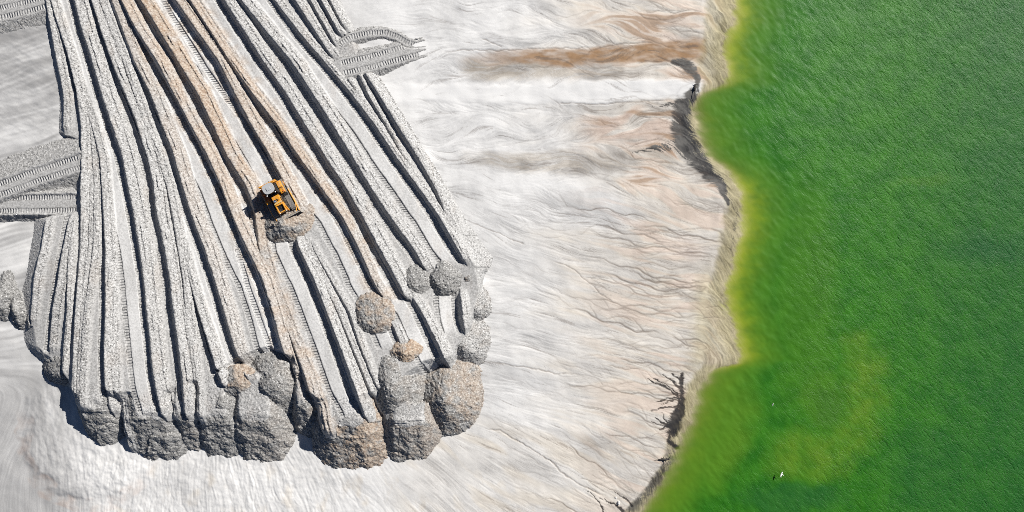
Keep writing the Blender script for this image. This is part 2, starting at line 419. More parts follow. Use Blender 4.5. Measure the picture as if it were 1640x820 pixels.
olive = np.maximum(olive, 0.6 * ss(3.0, 0.5, np.abs(dbk + 0.3)) * ss(400, 470, GY) * ss(620, 560, GY))
mudn = fbm(GX / 18, GY / 12, 4, 71)
def stroke(pts, w, jit_=1.0):
    d, a = poly_win(GX + jit_ * (wx - GX) * 0.6, GY + jit_ * (wy - GY) * 0.6, pts, 60, rx, ry)
    L = sum(math.dist(p, q) for p, q in zip(pts[:-1], pts[1:]))
    ww = np.interp(a / L, np.linspace(0, 1, len(w)), w)
    return np.clip(1.15 - np.abs(d) / ww, 0, 1)
mud = np.maximum.reduce([stroke([(1108, 150), (1094, 168), (1091, 200), (1099, 235), (1122, 263), (1148, 290), (1168, 325)], (10, 22, 24, 26, 18, 13, 5)),
                         stroke([(1078, 100), (1094, 101), (1107, 112), (1116, 128), (1118, 146)], (5, 12, 11, 7, 4)),
                         0.7 * stroke([(1015, 246), (1050, 238), (1092, 232)], (3, 9, 16)) * ss(-1.2, 0.8, Lf + 0.6 * Lm), 0.7 * stroke([(1040, 172), (1075, 168), (1092, 172)], (2, 5, 9)) * ss(-1.0, 0.8, Lf + Lm),
                         0.35 * stroke([(1165, 300), (1178, 340), (1172, 400)], (8, 8, 4))])
mud = ss(0.22, 0.62, mud * (1 + 0.45 * mudn + 0.20 * Lf))
mud = np.maximum(mud, ss(0.3, -0.2, dbk) * ss(-2.6, -0.8, dbk) * ss(690, 740, GY) * 0.85 * ss(-0.8, 0.8, mudn * 2 + 0.4 * Lf + 0.5))
# dark gully fan at the lower shore
fan = np.zeros_like(GX); fj1 = 3.5 * fbm(GX / 9, GY / 9, 4, 98); fj2 = 3.5 * fbm(GX / 9, GY / 9, 4, 99)
for pts, w0 in ((((1036, 606), (1062, 617), (1084, 634)), 3.4), (((1046, 604), (1066, 615), (1086, 630)), 2.2), (((1060, 598), (1076, 609), (1090, 622)), 3.2), (((1076, 598), (1086, 606), (1092, 616)), 3.6), (((1088, 598), (1093, 606), (1092, 618)), 4.0),
                (((1050, 643), (1070, 637), (1088, 636)), 2.6), (((1058, 648), (1072, 641), (1088, 638)), 2.0), (((1042, 657), (1068, 651), (1090, 651)), 2.8), (((1090, 600), (1092, 635), (1088, 665), (1077, 690)), 13.0), (((1086, 630), (1083, 658), (1074, 682)), 9.0),
                (((1050, 667), (1062, 676), (1072, 682)), 2.6), (((1046, 676), (1062, 681), (1076, 684)), 2.4), (((1056, 688), (1068, 684), (1082, 676)), 4.6), (((1060, 662), (1066, 672), (1072, 680)), 2.0),
                (((1074, 690), (1071, 706), (1084, 716)), 6.0), (((984, 786), (1000, 797), (1014, 810)), 2.4), (((958, 796), (985, 806), (998, 818)), 2.4), (((940, 786), (960, 803), (968, 820)), 2.0)):
    d, a = poly_win(wx * 0.35 + GX * 0.65 + fj1, wy * 0.35 + GY * 0.65 + fj2, pts, 40, rx, ry)
    L = sum(math.dist(p, q) for p, q in zip(pts[:-1], pts[1:]))
    fan = np.maximum(fan, ss(1.25, 0.5, np.abs(d) / (0.78 * w0 * (0.3 + 0.7 * a / L)) + 0.45 * mudn + 0.15 * Lf))
mud = np.maximum(mud, fan * (0.85 + 0.15 * ss(-0.4, 0.4, mudn)))
tone = tone - 0.45 * fan
vein = ss(1.6, 2.6, -Lm - 0.5 * Lf) * ss(-0.2, 0.9, Lc + 0.8 * patch) * ss(760, 960, GX) * 0.35
vein = np.maximum(vein, 0.8 * rill_d * ss(640, 900, GX))
vein = np.maximum(vein, iron * ss(0.7, 1.6, -Lm - 0.5 * Lf) * 0.7)
vein = np.maximum(vein, ss(1.5, 2.4, -Lm - 0.5 * Lf) * ss(600, 760, GX) * 0.4)
vein *= 1 - inband
# cut channels
chan = np.zeros_like(GX); chw = np.zeros_like(GX); cn = fbm(GX / 16, GY / 16, 3, 97); jx = 4 * fbm(GX / 18, GY / 18, 4, 5); jy = 4 * fbm(GX / 18, GY / 18, 4, 6)
for pts, w0, dp in ((((775, 574), (800, 580), (850, 589), (890, 597), (930, 598)), 1.3, 0.22), (((970, 582), (1000, 590), (1028, 589)), 1.0, 0.14),
                (((760, 680), (800, 688), (840, 710), (880, 735), (905, 760), (940, 780), (985, 800)), 1.5, 0.25), (((1020, 804), (960, 775), (920, 760)), 1.2, 0.15),
                (((880, 416), (920, 432), (955, 465), (990, 490)), 1.0, 0.15), (((700, 89), (740, 83), (800, 84), (880, 80), (960, 78)), 1.5, 0.22), (((920, 104), (945, 85), (985, 73), (1060, 68)), 2.2, 0.2),
                (((880, 166), (910, 167), (960, 168), (1030, 163), (1085, 160)), 1.5, 0.22), (((770, 64), (805, 78)), 1.6, 0.2), (((1060, 220), (1030, 228), (1000, 240)), 1.5, 0.15),
                (((1120, 452), (1105, 447)), 2.0, 0.2), (((1125, 494), (1150, 490), (1160, 500)), 1.5, 0.15), (((1122, 509), (1140, 508), (1155, 510)), 1.5, 0.15), (((1040, 475), (1090, 468), (1124, 486)), 1.0, 0.1),
                (((1010, 380), (1060, 370), (1140, 366)), 1.2, 0.14), (((740, 350), (800, 375), (850, 395)), 1.2, 0.14)):
    d, a = poly_win(GX + jx, GY + jy, pts, 40, rx, ry)
    L = sum(math.dist(p, q) for p, q in zip(pts[:-1], pts[1:]))
    tp = (0.25 + 0.75 * ss(0, 0.3 * L, a) * ss(L, 0.75 * L, a)) * (0.7 + 0.6 * cn)
    v = ss(1.7, 0.3, np.abs(d) / (np.maximum(w0 * 0.6 * np.maximum(tp, 0.1), 0.75))) * ss(0.15, 0.45, tp)
    chan = np.maximum(chan, v * dp * 0.3); chw = np.maximum(chw, v)
vein = np.maximum(vein, 0.5 * chw)
# --- heights
zg = np.where(dsh > 0, 0.95 * (1 - np.exp(-np.maximum(dsh, 0) / 22)) + 0.012 * np.clip(dsh, 0, 3), -0.11 * np.clip(-dsh, 0, 4) - 0.30 * np.clip(-dsh - 4, 0, 10))
zg += 0.05 * fbm(GX / 22, GY / 16, 3, 38) * ss(3, 0, np.abs(dsh))
zg += (0.07 + 0.12 * fbm(GX / 40, GY / 40, 2, 36)) * ss(-0.4, 0.8, dbk)                                       # lip of the bank
zg += (stk * (0.006 * Lm + 0.010 * Lc + 0.008 * Lf) - 0.05 * rill_d - 0.03 * rill_w + 0.02 * mott) * ss(0.0, 1.0, dbk) * (1 - 0.7 * spit) * np.where(GX > 560, 1, 0.8)
zg += 0.014 * Lf * inband * ss(-2, 0.5, dsh)
zg += 0.07 * spit * ss(0, 2, dbk)
zg -= chan
zg -= 0.03 * fan * ss(0.3, 2.0, dsh)
zg += 0.05 * fbm(GX / 6, GY / 6, 3, 55) * np.maximum(mud, 0)
dune = 0.06 * fbm(GX / 26 + GY / 60, GY / 9 - GX / 30, 3, 81) * left * ss(260, 200, GY)
zg += dune
leftrise = ss(170, 100, GX) * (1 - ss(455, 570, GY + 0.55 * GX))
zg += leftrise * (0.12 + 0.75 * ss(330, 430, GY))
rill = (norm(Lm + Lf) * 0.014 - 0.06 * rill_d + 0.05 * mott + 0.05 * fbm(GX / 12, GY / 34, 4, 39)) * ss(690, 730, GY + 0.0 * GX) * ss(620, 480, GX) * ss(40, 160, GX)
zg += rill
apron = blob(145, 690, 110, 115, 0.25)                                   # hummocky apron below the left corner
zg += apron * (0.35 + 0.10 * fbm(GX / 9, GY / 14, 3, 91))

def ground_at(px, py): return bilinear(zg, (px - RX0) / ST, (py - RY0) / ST)

# ------------------------------------------------------------------ the spoil bench: lanes, ridges, heaps, roads as one sampled surface, cut into its things
K = 1 - 2.2 / CAMH
BS = 1.12                                  # step in photograph pixels
bxs = np.arange(-130, 800, BS).astype(np.float32); bys = np.arange(-139, 775, BS).astype(np.float32)
BX, BY = np.meshgrid(bxs, bys)
BNY, BNX = BX.shape
def b2w(px, py): return (px - 820) / S * K, (410 - py) / S * K
WX, WY = b2w(BX, BY)
gz = ground_at(820 + WX * S, 410 - WY * S)
zb = 1.55 + 3.15 * ss(170, 660, BY) - 0.75 * ss(500, 760, BX) * ss(600, 350, BY) - 0.9 * ss(640, 740, BX) * ss(400, 480, BY) - 2.0 * ss(160, 75, BX) * ss(390, 560, BY) + 0.10 * fbm(BX / 90, BY / 120, 3, 15)

# name suffix label, points (y, crest x, dark width), options
RID = [
 ("low grey sand ridge along the outer left edge, above the upper left road", [(-120, 50, 4), (0, 72, 5), (30, 77, 5), (73, 85, 5), (110, 92, 5), (146, 100, 5), (166, 101, 4), (214, 99, 3)], dict(y1=214, fw=1.4)),
 ("sand ridge whose shaded foot the left roads run into", [(-120, 46, 7), (0, 80, 6), (50, 96, 6.5), (100, 112, 7.5), (150, 124, 7.5), (200, 130, 7), (225, 132, 8), (300, 135, 8), (350, 137, 7), (400, 138, 6), (450, 138, 6.5), (500, 136, 6.5), (550, 133.5, 6), (600, 133.5, 5), (640, 132, 4)], dict(y1=640, fw=1.2)),
 ("narrow sand ridge just right of the roads, leftmost of three thin ones", [(150, 126, 2), (200, 134, 3), (300, 146, 3.5), (400, 149, 3.5), (500, 144, 3.5), (600, 141, 3.5), (650, 140, 3)], dict(y0=140, y1=640, fw=1.2)),
 ("narrow sand ridge right of the roads, middle of three thin ones", [(150, 128, 2), (200, 141, 3), (300, 153, 3.5), (400, 157, 4), (460, 153, 4), (500, 149, 3.5), (600, 146, 3.5), (650, 146, 3)], dict(y0=140, y1=640, fw=1.2)),
 ("sand ridge that splits off right of the roads and ends above the leftmost spill slope", [(120, 118, 2), (160, 131, 3), (200, 145, 4), (256, 161, 5), (322, 169, 6), (400, 180, 8), (450, 184, 9), (500, 187, 9), (550, 188, 9), (600, 189, 8), (648, 191, 5)], dict(y0=110, y1=652, fw=1.4)),
 ("thin sand ridge that bounds the leftmost of the two smooth spill slopes", [(390, 181, 2), (470, 188, 3), (550, 197, 3.5), (600, 200, 4), (660, 204, 5), (715, 206, 5)], dict(y0=400, y1=715, fw=1.2)),
 ("tall sand ridge from the top left down to the widest smooth spill slope", [(-120, 88, 8), (0, 120, 8), (50, 133, 9), (100, 150, 10), (150, 164, 10), (200, 182, 11.5), (250, 199, 11), (300, 211, 10), (350, 223, 10), (400, 234, 9), (450, 243, 8), (500, 251, 9), (550, 259, 9), (600, 266, 9), (625, 272, 10), (652, 276, 6)], dict(y1=656, fw=2.0)),
 ("sand ridge ending above the narrow spill slope, right of the widest one", [(-120, 106, 7), (0, 146.5, 6.5), (50, 163, 9), (100, 181, 10), (150, 201, 9.5), (200, 221.5, 10), (250, 238, 10), (300, 252, 11), (350, 260, 10), (400, 274.5, 11.5), (450, 286, 12), (500, 295, 12), (550, 304, 11), (600, 311, 10), (652, 313, 6)], dict(y1=656, fw=1.8)),
 ("thin sand ridge close along the right side of the ridge above the narrow spill slope", [(-120, 108, 5), (0, 158, 5), (50, 177, 5), (100, 197, 5.5), (150, 214, 6), (200, 231, 6), (250, 252, 6), (300, 270, 5.5), (350, 282, 6), (400, 293, 6), (450, 304, 7), (500, 310, 6), (550, 318.5, 6), (600, 325, 5), (625, 329, 4), (662, 329, 3)], dict(y1=662, fw=1.3)),
 ("short sand ridge that branches low on the slope toward the reddish-rimmed small heap", [(370, 289, 2), (400, 298, 4), (450, 313.5, 5.5), (500, 331, 7), (550, 350, 10), (600, 368, 9)], dict(y0=372, y1=606, fw=1.3)),
 ("pale pinkish sand ridge second left of the bulldozer", [(-120, 130, 5), (0, 178, 5.5), (50, 196.6, 6.5), (100, 216, 7.5), (150, 242, 9.5), (200, 261, 10), (250, 282, 11), (300, 297, 10), (350, 315, 10), (400, 338, 12), (450, 355, 10), (500, 373, 11), (550, 388, 9), (592, 405, 7)], dict(y1=596, fw=1.7, tint=0.35)),
 ("tall pinkish sand ridge next left of the bulldozer", [(-120, 135, 8), (0, 195, 9), (50, 221, 12), (100, 255, 14), (150, 279.5, 10), (200, 306.5, 12), (250, 335, 11), (300, 359, 11), (350, 379.5, 10), (400, 405, 12), (450, 432, 13), (500, 449, 12), (550, 463.5, 12), (582, 475, 7)], dict(y1=586, fw=1.5, tint=0.7)),
 ("reddish brown sand ridge running in under the bulldozer's shadow", [(-120, 152, 9), (0, 226, 9), (50, 257.5, 13), (100, 287, 11), (150, 318.5, 12), (200, 342, 11), (250, 366, 11), (300, 399, 11), (325, 409, 9), (345, 412, 4), (400, 421, 5), (450, 437, 4), (500, 458, 5), (550, 480, 7), (600, 501, 9), (625, 508, 10), (650, 518, 10), (678, 523, 8)], dict(y1=684, fw=1.9, tint=0.9)),
 ("rough sand ridge cut by the lane the bulldozer stands in", [(-120, 200, 10), (0, 282, 10), (50, 317, 11), (100, 352.7, 11), (150, 377, 9), (200, 404, 11), (250, 435, 13), (300, 462, 12), (345, 486, 8)], dict(y1=350, fw=1.6, tint=0.6)),
 ("sand ridge with a deep shadow below the bulldozer's pushed pile", [(372, 476, 8), (400, 487, 12), (450, 513, 13), (500, 533, 11.5), (550, 554, 12.5), (600, 574, 14), (625, 584, 15), (654, 591, 6)], dict(y0=376, y1=658, fw=1.1)),
 ("thin sand ridge right beside the deep shadowed one below the bulldozer", [(372, 489, 2), (400, 497, 3), (450, 523, 4), (500, 548, 4), (550, 570, 5), (600, 592, 5), (650, 612, 5)], dict(y0=372, y1=655, fw=0.9)),
 ("thin second sand ridge below the bulldozer, left of the brown single heap", [(380, 499, 2), (400, 506, 3), (450, 536, 4), (500, 566, 5), (550, 583, 5), (600, 604, 5)], dict(y0=380, y1=610, fw=0.9)),
 ("tan sand ridge right of the bulldozer, ending at the brown single heap", [(-120, 225, 10), (0, 305, 10), (50, 338, 11), (100, 370, 11), (150, 406, 12), (200, 445, 11), (250, 480, 12), (300, 517, 12), (350, 553, 10), (400, 580, 10), (450, 602, 8), (478, 620, 8)], dict(y1=484, fw=1.1, tint=0.75)),
 ("thin sand ridge close beside the tan one right of the bulldozer", [(-120, 236, 4), (0, 312, 4), (60, 351, 5), (137, 402, 4), (175, 433, 4), (260, 494, 4), (330, 545, 3)], dict(y1=335, fw=1.0, tint=0.45)),
 ("short sand ridge between the brown single heap and the two dark heaps below it", [(505, 626, 4), (520, 634, 4), (550, 647, 4)], dict(y0=508, y1=556, fw=1.3)),
 ("broad sand ridge ending at the small round grey heap", [(-120, 285, 9), (0, 360, 10), (50, 392, 10), (100, 423.5, 9), (150, 459, 9), (200, 489.5, 10), (250, 522, 12), (300, 556, 12), (350, 585.5, 12), (400, 613, 13), (450, 641, 12), (478, 655, 10)], dict(y1=482, fw=1.7)),
 ("sand ridge with a black shadow running on below the small round grey heap", [(470, 661, 8), (500, 680.5, 10), (550, 707, 14), (592, 723, 8)], dict(y0=468, y1=596, fw=1.2)),
 ("short sand ridge with a blue-black shadow sliver between the heaps at the right edge", [(462, 737, 7), (490, 742, 11), (515, 744, 9), (533, 746, 5)], dict(y0=462, y1=536, fw=1.0)),
 ("broad grey sand ridge second from the right edge of the bench", [(-120, 298, 10), (0, 387, 10), (50, 427, 10), (100, 469, 12), (150, 502, 12), (200, 534, 12), (250, 565, 11), (300, 595, 10), (350, 629, 12), (400, 666, 10), (437, 686, 5)], dict(y1=440, fw=1.7)),
 ("straight sand ridge with a sharp shadow beside the widest lane at right", [(-120, 345, 6), (0, 440, 5), (50, 478, 8), (100, 521, 7.5), (150, 563, 8), (200, 601, 9.5), (250, 634, 9), (300, 671, 10), (350, 707, 12), (400, 735, 11), (422, 747, 5)], dict(y1=426, fw=1.3)),
 ("short dark-sided sand ridge above the right-hand ramp, nearest the long ridges", [(-120, 392, 9), (0, 473, 9), (50, 505, 8), (90, 531, 6)], dict(y1=94, fw=1.3)),
 ("thin short sand ridge above the right-hand ramp, second of four", [(-120, 420, 5), (0, 497, 5), (50, 525, 6), (68, 534, 6)], dict(y1=74, fw=0.9)),
 ("short sand ridge above the right-hand ramp, third of four", [(-120, 445, 7), (0, 515, 8), (48, 541, 8)], dict(y1=56, fw=0.8)),
 ("short sand ridge at the right edge above the right-hand ramp", [(-120, 470, 6), (0, 528, 6), (40, 549, 6)], dict(y1=46, fw=1.2)),
 ("thin sand ridge below the right-hand ramp, nearest the widest lane", [(118, 553, 5), (150, 571, 6), (190, 596, 4)], dict(y0=114, y1=205, fw=0.8)),
 ("thin curved sand ridge below the right-hand ramp, between two others", [(108, 569, 5), (150, 589, 7), (200, 618, 6), (250, 645, 5), (272, 659, 3)], dict(y0=106, y1=276, fw=0.8)),
 ("outermost sand ridge along the right edge, below the right-hand ramp", [(102, 575, 8), (150, 606, 11), (200, 637, 12), (250, 668, 9), (300, 697, 8), (350, 717, 5), (368, 723, 3)], dict(y0=100, y1=374, fw=2.2)),
 ("left sand ridge of the low corner block under the left roads", [(345, 80, 4), (400, 75, 4), (450, 64, 4), (500, 55, 3)], dict(y0=342, y1=520, fw=1.2)),
 ("inner sand ridge of the low corner block under the left roads", [(345, 117, 4), (400, 111, 5), (450, 103, 5), (500, 91, 5), (550, 84, 4)], dict(y0=342, y1=566, fw=1.6)),
 ("speckled sand ridge hugging the bench side under the left roads", [(345, 121, 4), (400, 120, 5), (500, 118, 5), (550, 113, 5), (590, 110, 4)], dict(y0=342, y1=590, fw=0.9)),
]
left_edge = curve([(-140, 48), (0, 70), (30, 74), (73, 81), (110, 88), (146, 96), (166, 97), (212, 96), (224, 126), (340, 129), (350, 76), (400, 72), (440, 64), (470, 54), (520, 54), (560, 60), (620, 100), (660, 122), (720, 150)], 3)
right_edge = curve([(-140, 462), (0, 530), (40, 551), (100, 575), (150, 608), (200, 639), (250, 670), (300, 699), (350, 722), (400, 746), (430, 760), (470, 768), (540, 768), (640, 740), (720, 700)], 5)
bott = np.array([(-140, 520), (40, 545), (60, 556), (83, 572), (110, 588), (126, 620), (140, 645), (165, 655), (205, 668), (250, 672), (285, 662), (312, 650), (328, 634), (345, 618), (380, 598), (410, 582), (440, 578), (478, 588), (500, 640),
                 (520, 655), (590, 650), (612, 640), (640, 630), (680, 600), (722, 592), (745, 560), (765, 500), (775, 450), (900, 300)], float)
xL = np.interp(BY, left_edge[0], left_edge[1][0]); xR = np.interp(BY, right_edge[0], right_edge[1][0])
yB = np.interp(BX, bott[:, 0], bott[:, 1]) - 26 * ss(110, 150, BX) - 22 * ss(140, 170, BX) * ss(340, 310, BX) + 3 * fbm(BX / 14, BY / 14, 2, 19)
outx = np.maximum(np.maximum(xL - BX, BX - xR), 0) * 0.86
outy = np.maximum(BY - yB, 0)
dout = np.hypot(outx, outy) / S * K
floor_ = zb - np.hypot(0.62 * outx, (1.0 - 0.4 * ss(170, 110, BX)) * outy) / S * K
inside = ss(0.6, 0.0, dout) if False else ss(0.9, 0.2, np.hypot(outx, np.maximum(outy - 26, 0)) / S)

jit = 0.75 * fbm(BX / 9, BY / 11, 4, 61)
hvar = 1 + 0.20 * fbm(BX / 40, BY / 80, 4, 63) + 0.10 * fbm(BX / 9, BY / 9, 2, 66); tbreak = fbm(BX / 30, BY / 22, 4, 64); sec = ss(-0.1, 0.35, fbm(BX / 60, BY / 70, 3, 65))
# spill lobes where the lanes tip over the edge: centre x, brink y, half width, slope forward, slope sideways
LOBE = {0: (162, 632, 9, 0.60, 1.0), 1: (250, 646, 15, 0.56, 0.98), 2: (306, 644, 6, 0.66, 1.6), 4: (353, 648, 14, 0.58, 1.2), 5: (416, 654, 19, 0.57, 1.2), 9: (560, 662, 17, 0.54, 0.80), 10: (657, 664, 17, 0.56, 0.95), 8: (491, 632, 4, 0.70, 1.5)}
owner = np.zeros(BX.shape, np.int32)
ln1, ln2 = 5 * fbm(BX / 22, BY / 22, 4, 501), 8 * fbm(BX / 17, BY / 17, 4, 502)
for hid, (cx, cy, hw, sf, sl_) in LOBE.items():
    ux = BX - cx + ln1; uy = BY - cy + ln2
    dl = np.maximum(np.abs(ux) - hw, 0) / S * K; df = np.maximum(uy, 0) / S * K
    drop = np.hypot(sl_ * dl, sf * df)
    lz_ = zb - (np.sqrt(drop * drop + (1.1 if hid < 3 else 0.5)) - (1.049 if hid < 3 else 0.707)) * 1.08 + 0.10 * fbm(BX / 16, BY / 16, 3, 505) * ss(0, 0.5, drop)
    if hid == 10: lz_ = np.where(uy > -22, lz_ - 0.6, -9)
    if hid < 2:
        d, a = poly_coords(BX + ln1, BY + ln2, [(cx - hw * 0.75, cy + 66), (cx - hw * 0.6, cy + 54), (cx + hw * 0.3, cy + 46), (cx + hw * 1.3, cy + 46)])
        lz_ = lz_ + 0.30 * ss(0, 3.5, d) * ss(26, 8, d) * ss(hw + 26, hw + 8, np.abs(ux))
    lz_ = np.where((np.abs(ux) < hw + 45) & (uy > -60), lz_, -9)
    m = lz_ > floor_
    owner = np.where(m & (drop > (0.8 if hid < 3 else 0.62)), 1000 + hid, np.where(m, 0, owner))
    floor_ = np.where(m, lz_, floor_)
best = floor_.copy()
flank_lift = np.zeros(BX.shape)
tint = 0.12 * ss(0.1, 0.5, fbm(BX / 25, BY / 60, 3, 67)); rough = 0.18 * np.ones(BX.shape); tread = np.zeros(BX.shape); sarc = np.zeros(BX.shape); sink = np.zeros(BX.shape); pale = np.zeros(BX.shape); gravel = np.zeros(BX.shape)
LANES = {4: 1, 6: 2, 7: 1, 10: 2, 11: 2, 12: 2, 13: 2, 14: 2, 17: 2, 20: 2, 21: 2, 19: 2, 22: 2, 23: 1, 24: 2, 33: 1, 9: 1}
names = ["sand_terrace"]
tnz = [ss(-0.6, 0.2, fbm(BX / 30, BY / 50, 3, 200 + q) + 0.15) for q in range(3)]
for i, (lab, pts, op) in enumerate(RID):
    ysr, (cxs, ws) = curve(pts, 9)
    y0, y1 = op.get("y0", -400), op.get("y1", 900)
    y1 += 12 if y1 > 580 else 0
    inr = (ysr > max(y0, -145) - 6) & (ysr < min(y1, 780) + 6)
    j0, j1 = np.searchsorted(bys, [max(y0, -145) - 8, y1 + 8]); i0, i1 = np.searchsorted(bxs, [cxs[inr].min() - 75, cxs[inr].max() + 60])
    W = (slice(j0, j1), slice(i0, i1))
    bX, bY = BX[W], BY[W]
    cx = np.interp(bY, ysr, cxs); w = np.interp(bY, ysr, ws)
    slope = np.interp(bY, ysr, np.gradient(cxs, ysr)); cosr = 1 / np.sqrt(1 + slope ** 2)
    d = (bX - cx + jit[W]) * cosr / S * K
    wm = w * cosr / S * K
    fade = ss(y0 - 4, y0 + 14, bY) * ss(y1 + 4, y1 - 14, bY)
    h = (1.6 * wm * math.tan(R(SUN_EL)) / np.cos(R(SUN_AZ) - np.arctan(slope)) + 0.05) * hvar[W] * fade
    # left side steep, right side a loose flank that thins out
    fw = op.get("fw", 1.5) * 0.78
    prof = np.where(d < 0, h - 1.75 * (-d), h * (1 - np.clip(d / (fw * 1.05 + 0.15), 0, 1.6) ** 0.9))
    prof = prof - 0.10 * h * np.exp(-(d / 0.12) ** 2) + sec[W] * 0.30 * h * np.exp(-((d - 0.42 * fw - 0.1 * tbreak[W]) / 0.13) ** 2) + (1 - sec[W]) * 0.2 * h * np.exp(-((d - 0.75 * fw) / 0.11) ** 2)
    rz = np.minimum(zb[W], floor_[W] + 0.15) + prof
    rz = np.where((fade > 0.02) & (prof > -0.7), rz, -9)
    bb = best[W]
    owner[W] = np.where((rz > bb) & (prof > 0.03), i + 1, owner[W])
    best[W] = smooth_max(rz, bb, 0.03)
    on = ss(0.02, 0.25, prof) * fade
    rough[W] = np.maximum(rough[W], on * (0.75 + 0.25 * ss(0.0, 0.5, d)))
    tint[W] = np.maximum(tint[W], op.get("tint", 0.0) * 0.95 * on * tnz[i % 3][W] * (0.5 + 0.5 * ss(480, 250, bY)) * ss(-0.2, 0.0, d))
    if op.get('tint', 0) > 0.5: tint[W] = np.maximum(tint[W], 0.6 * fade * ss(2.4, 1.2, np.abs(d)) * ss(-0.3, 0.4, tbreak[W]))
    flank_lift[W] = np.maximum(flank_lift[W], np.where((d > -0.2) & (prof > 0.0), on, 0))
    nb = LANES.get(i, 0)
    arcl = np.interp(bY, ysr, np.concatenate([[0], np.cumsum(np.hypot(np.diff(cxs), np.diff(ysr)))])) / S * K
    for b in range(nb):
        off = -(wm + 0.30 + b * 2.25)
        mk = ss(0.36, 0.26, np.abs(d - off)) * fade
        sarc[W] = np.where(mk > tread[W], arcl + 0.15 * d, sarc[W]); tread[W] = np.maximum(tread[W], mk)
    if nb == 2:
        pale[W] = np.maximum(pale[W], ss(1.0, 0.85, np.abs(d + wm + 1.42) / 0.85) * fade)
tread = tread * ss(0.5, 0.1, flank_lift) * inside * (0.35 + 0.75 * ss(-0.35, 0.25, tbreak))
pale = pale * ss(0.4, 0.1, flank_lift) * inside * (0.55 + 0.45 * ss(-0.4, 0.3, fbm(BX / 18, BY / 60, 4, 68)))
sink = np.minimum(tread * 2.5, 1) * 0.15

# heaps: centre, radii, rotation, outline level (None = on the ground), cap above lane floor, side slope
HEAP = [
 ("smooth grey spill slope with a curved slump, leftmost below the bench", 163, 652, 44, 70, 0, None, 0.10, 0.66, 0.0),
 ("widest smooth grey spill slope with an oval slump, second from left", 250, 666, 52, 82, 0, None, 0.10, 0.66, 0.0),
 ("narrow grey spill slope wedged between the widest one and a round heap", 304, 656, 22, 64, 0, None, 0.05, 0.95, 0.0),
 ("upper grey gravel mound of the stacked pair at bottom centre left", 366, 640, 38, 36, 0, ("f", -1.7), 0.9, 0.75, 0.0),
 ("round dark grey gravel heap, lower one of the stacked pair at bottom centre left", 352, 686, 38, 46, 8, None, -0.7, 0.80, 0.0),
 ("grey gravel heap with an oval slump and a rusty spot, at bottom centre", 415, 684, 46, 54, 0, None, -0.8, 0.72, 0.12),
 ("rounded grey gravel heap on the bench rim above the bottom centre heap", 446, 610, 42, 42, 0, ("f", -1.3), 0.9, 0.72, 0.1),
 ("small gravel heap with a reddish brown rim on the bench", 392, 606, 22, 18, 0, ("f", 0.0), 0.5, 0.62, 0.8),
 ("narrow dark heap in shadow left of the large brown heap", 492, 660, 25, 52, -10, None, 9, 1.0, 0.0),
 ("large dark gravel heap with brown patches, lowest at bottom centre", 559, 682, 52, 66, 0, None, 0.25, 0.76, 0.75),
 ("grey gravel heap with rusty rim between two large brown heaps", 656, 680, 48, 57, 0, None, -0.4, 0.70, 0.35),
 ("dark gravel heap above the rusty-rimmed grey heap", 631, 612, 39, 56, -8, ("f", -1.5), 0.9, 0.80, 0.15),
 ("largest brownish gravel heap at the lower right corner of the bench", 714, 638, 60, 64, 0, None, 0.9, 0.74, 0.5),
 ("brown single gravel heap dropped across a lane on the bench", 603, 506, 36, 34, 0, ("f", -0.15), 0.8, 0.66, 0.6),
 ("small round grey gravel heap on the bench", 666, 453, 27, 26, 0, ("f", -0.3), 0.8, 0.72, 0.0),
 ("grey gravel heap with dark lower side near the right edge of the bench", 711, 449, 32, 33, 0, ("f", -0.4), 0.9, 0.80, 0.0),
 ("gravel heap with a brown spot at the right edge of the bench", 750, 446, 38, 31, 0, None, 0.7, 0.70, 0.45),
 ("pale round gravel heap at the right edge, above a grey one", 757, 492, 29, 30, 0, None, 0.9, 0.80, 0.1),
 ("pale grey gravel heap at the right edge, above the largest brownish heap", 742, 553, 45, 41, 0, None, 0.7, 0.72, 0.1),
 ("small rusty gravel patch heaped beside the dark heap on the bench", 650, 561, 24, 18, 0, ("f", -0.1), 9, 0.6, 1.0),
 ("fresh pile of brown gravel pushed up by the bulldozer blade", 461, 362, 46, 31, -28, ("f", -0.1), 9, 0.66, 0.6),
 ("dark rubble slope at the left corner below the bench", 100, 588, 36, 34, 25, None, 0.15, 0.9, 0.0),
 ("dark rough mound cut by the left border of the picture, upper of three", 4, 476, 24, 40, 12, None, 9, 0.80, 0.0),
 ("dark rough mound near the left border, middle and largest of three", 26, 496, 20, 34, -8, None, 9, 0.90, 0.0),
 ("smallest dark mound of three at the left, beside the bench corner", 47, 515, 14, 26, -10, None, 9, 0.95, 0.0),
]
NR = len(RID)
for hid in LOBE: owner = np.where(owner == 1000 + hid, NR + 1 + hid, owner)
lobe_own = (owner > NR)
rough = np.where(lobe_own, 0.85, rough); gravel = np.where(lobe_own, 0.75, gravel); tread *= ~lobe_own; pale *= ~lobe_own; sink *= ~lobe_own
for hid in (5, 9, 10): tint = np.where(owner == NR + 1 + hid, HEAP[hid][9] * ss(-0.25, 0.35, fbm(BX / 15, BY / 15, 4, 180) + 0.1 + 0.006 * (BX - HEAP[hid][1])), tint)
hn1, hn2 = 2.6 * fbm(BX / 13, BY / 13, 4, 101) + 5 * fbm(BX / 34, BY / 34, 2, 104), 2.6 * fbm(BX / 13, BY / 13, 4, 151) + 5 * fbm(BX / 34, BY / 34, 2, 154); hn3 = fbm(BX / 16, BY / 16, 3, 171); hn4 = fbm(BX / 15, BY / 15, 4, 180)
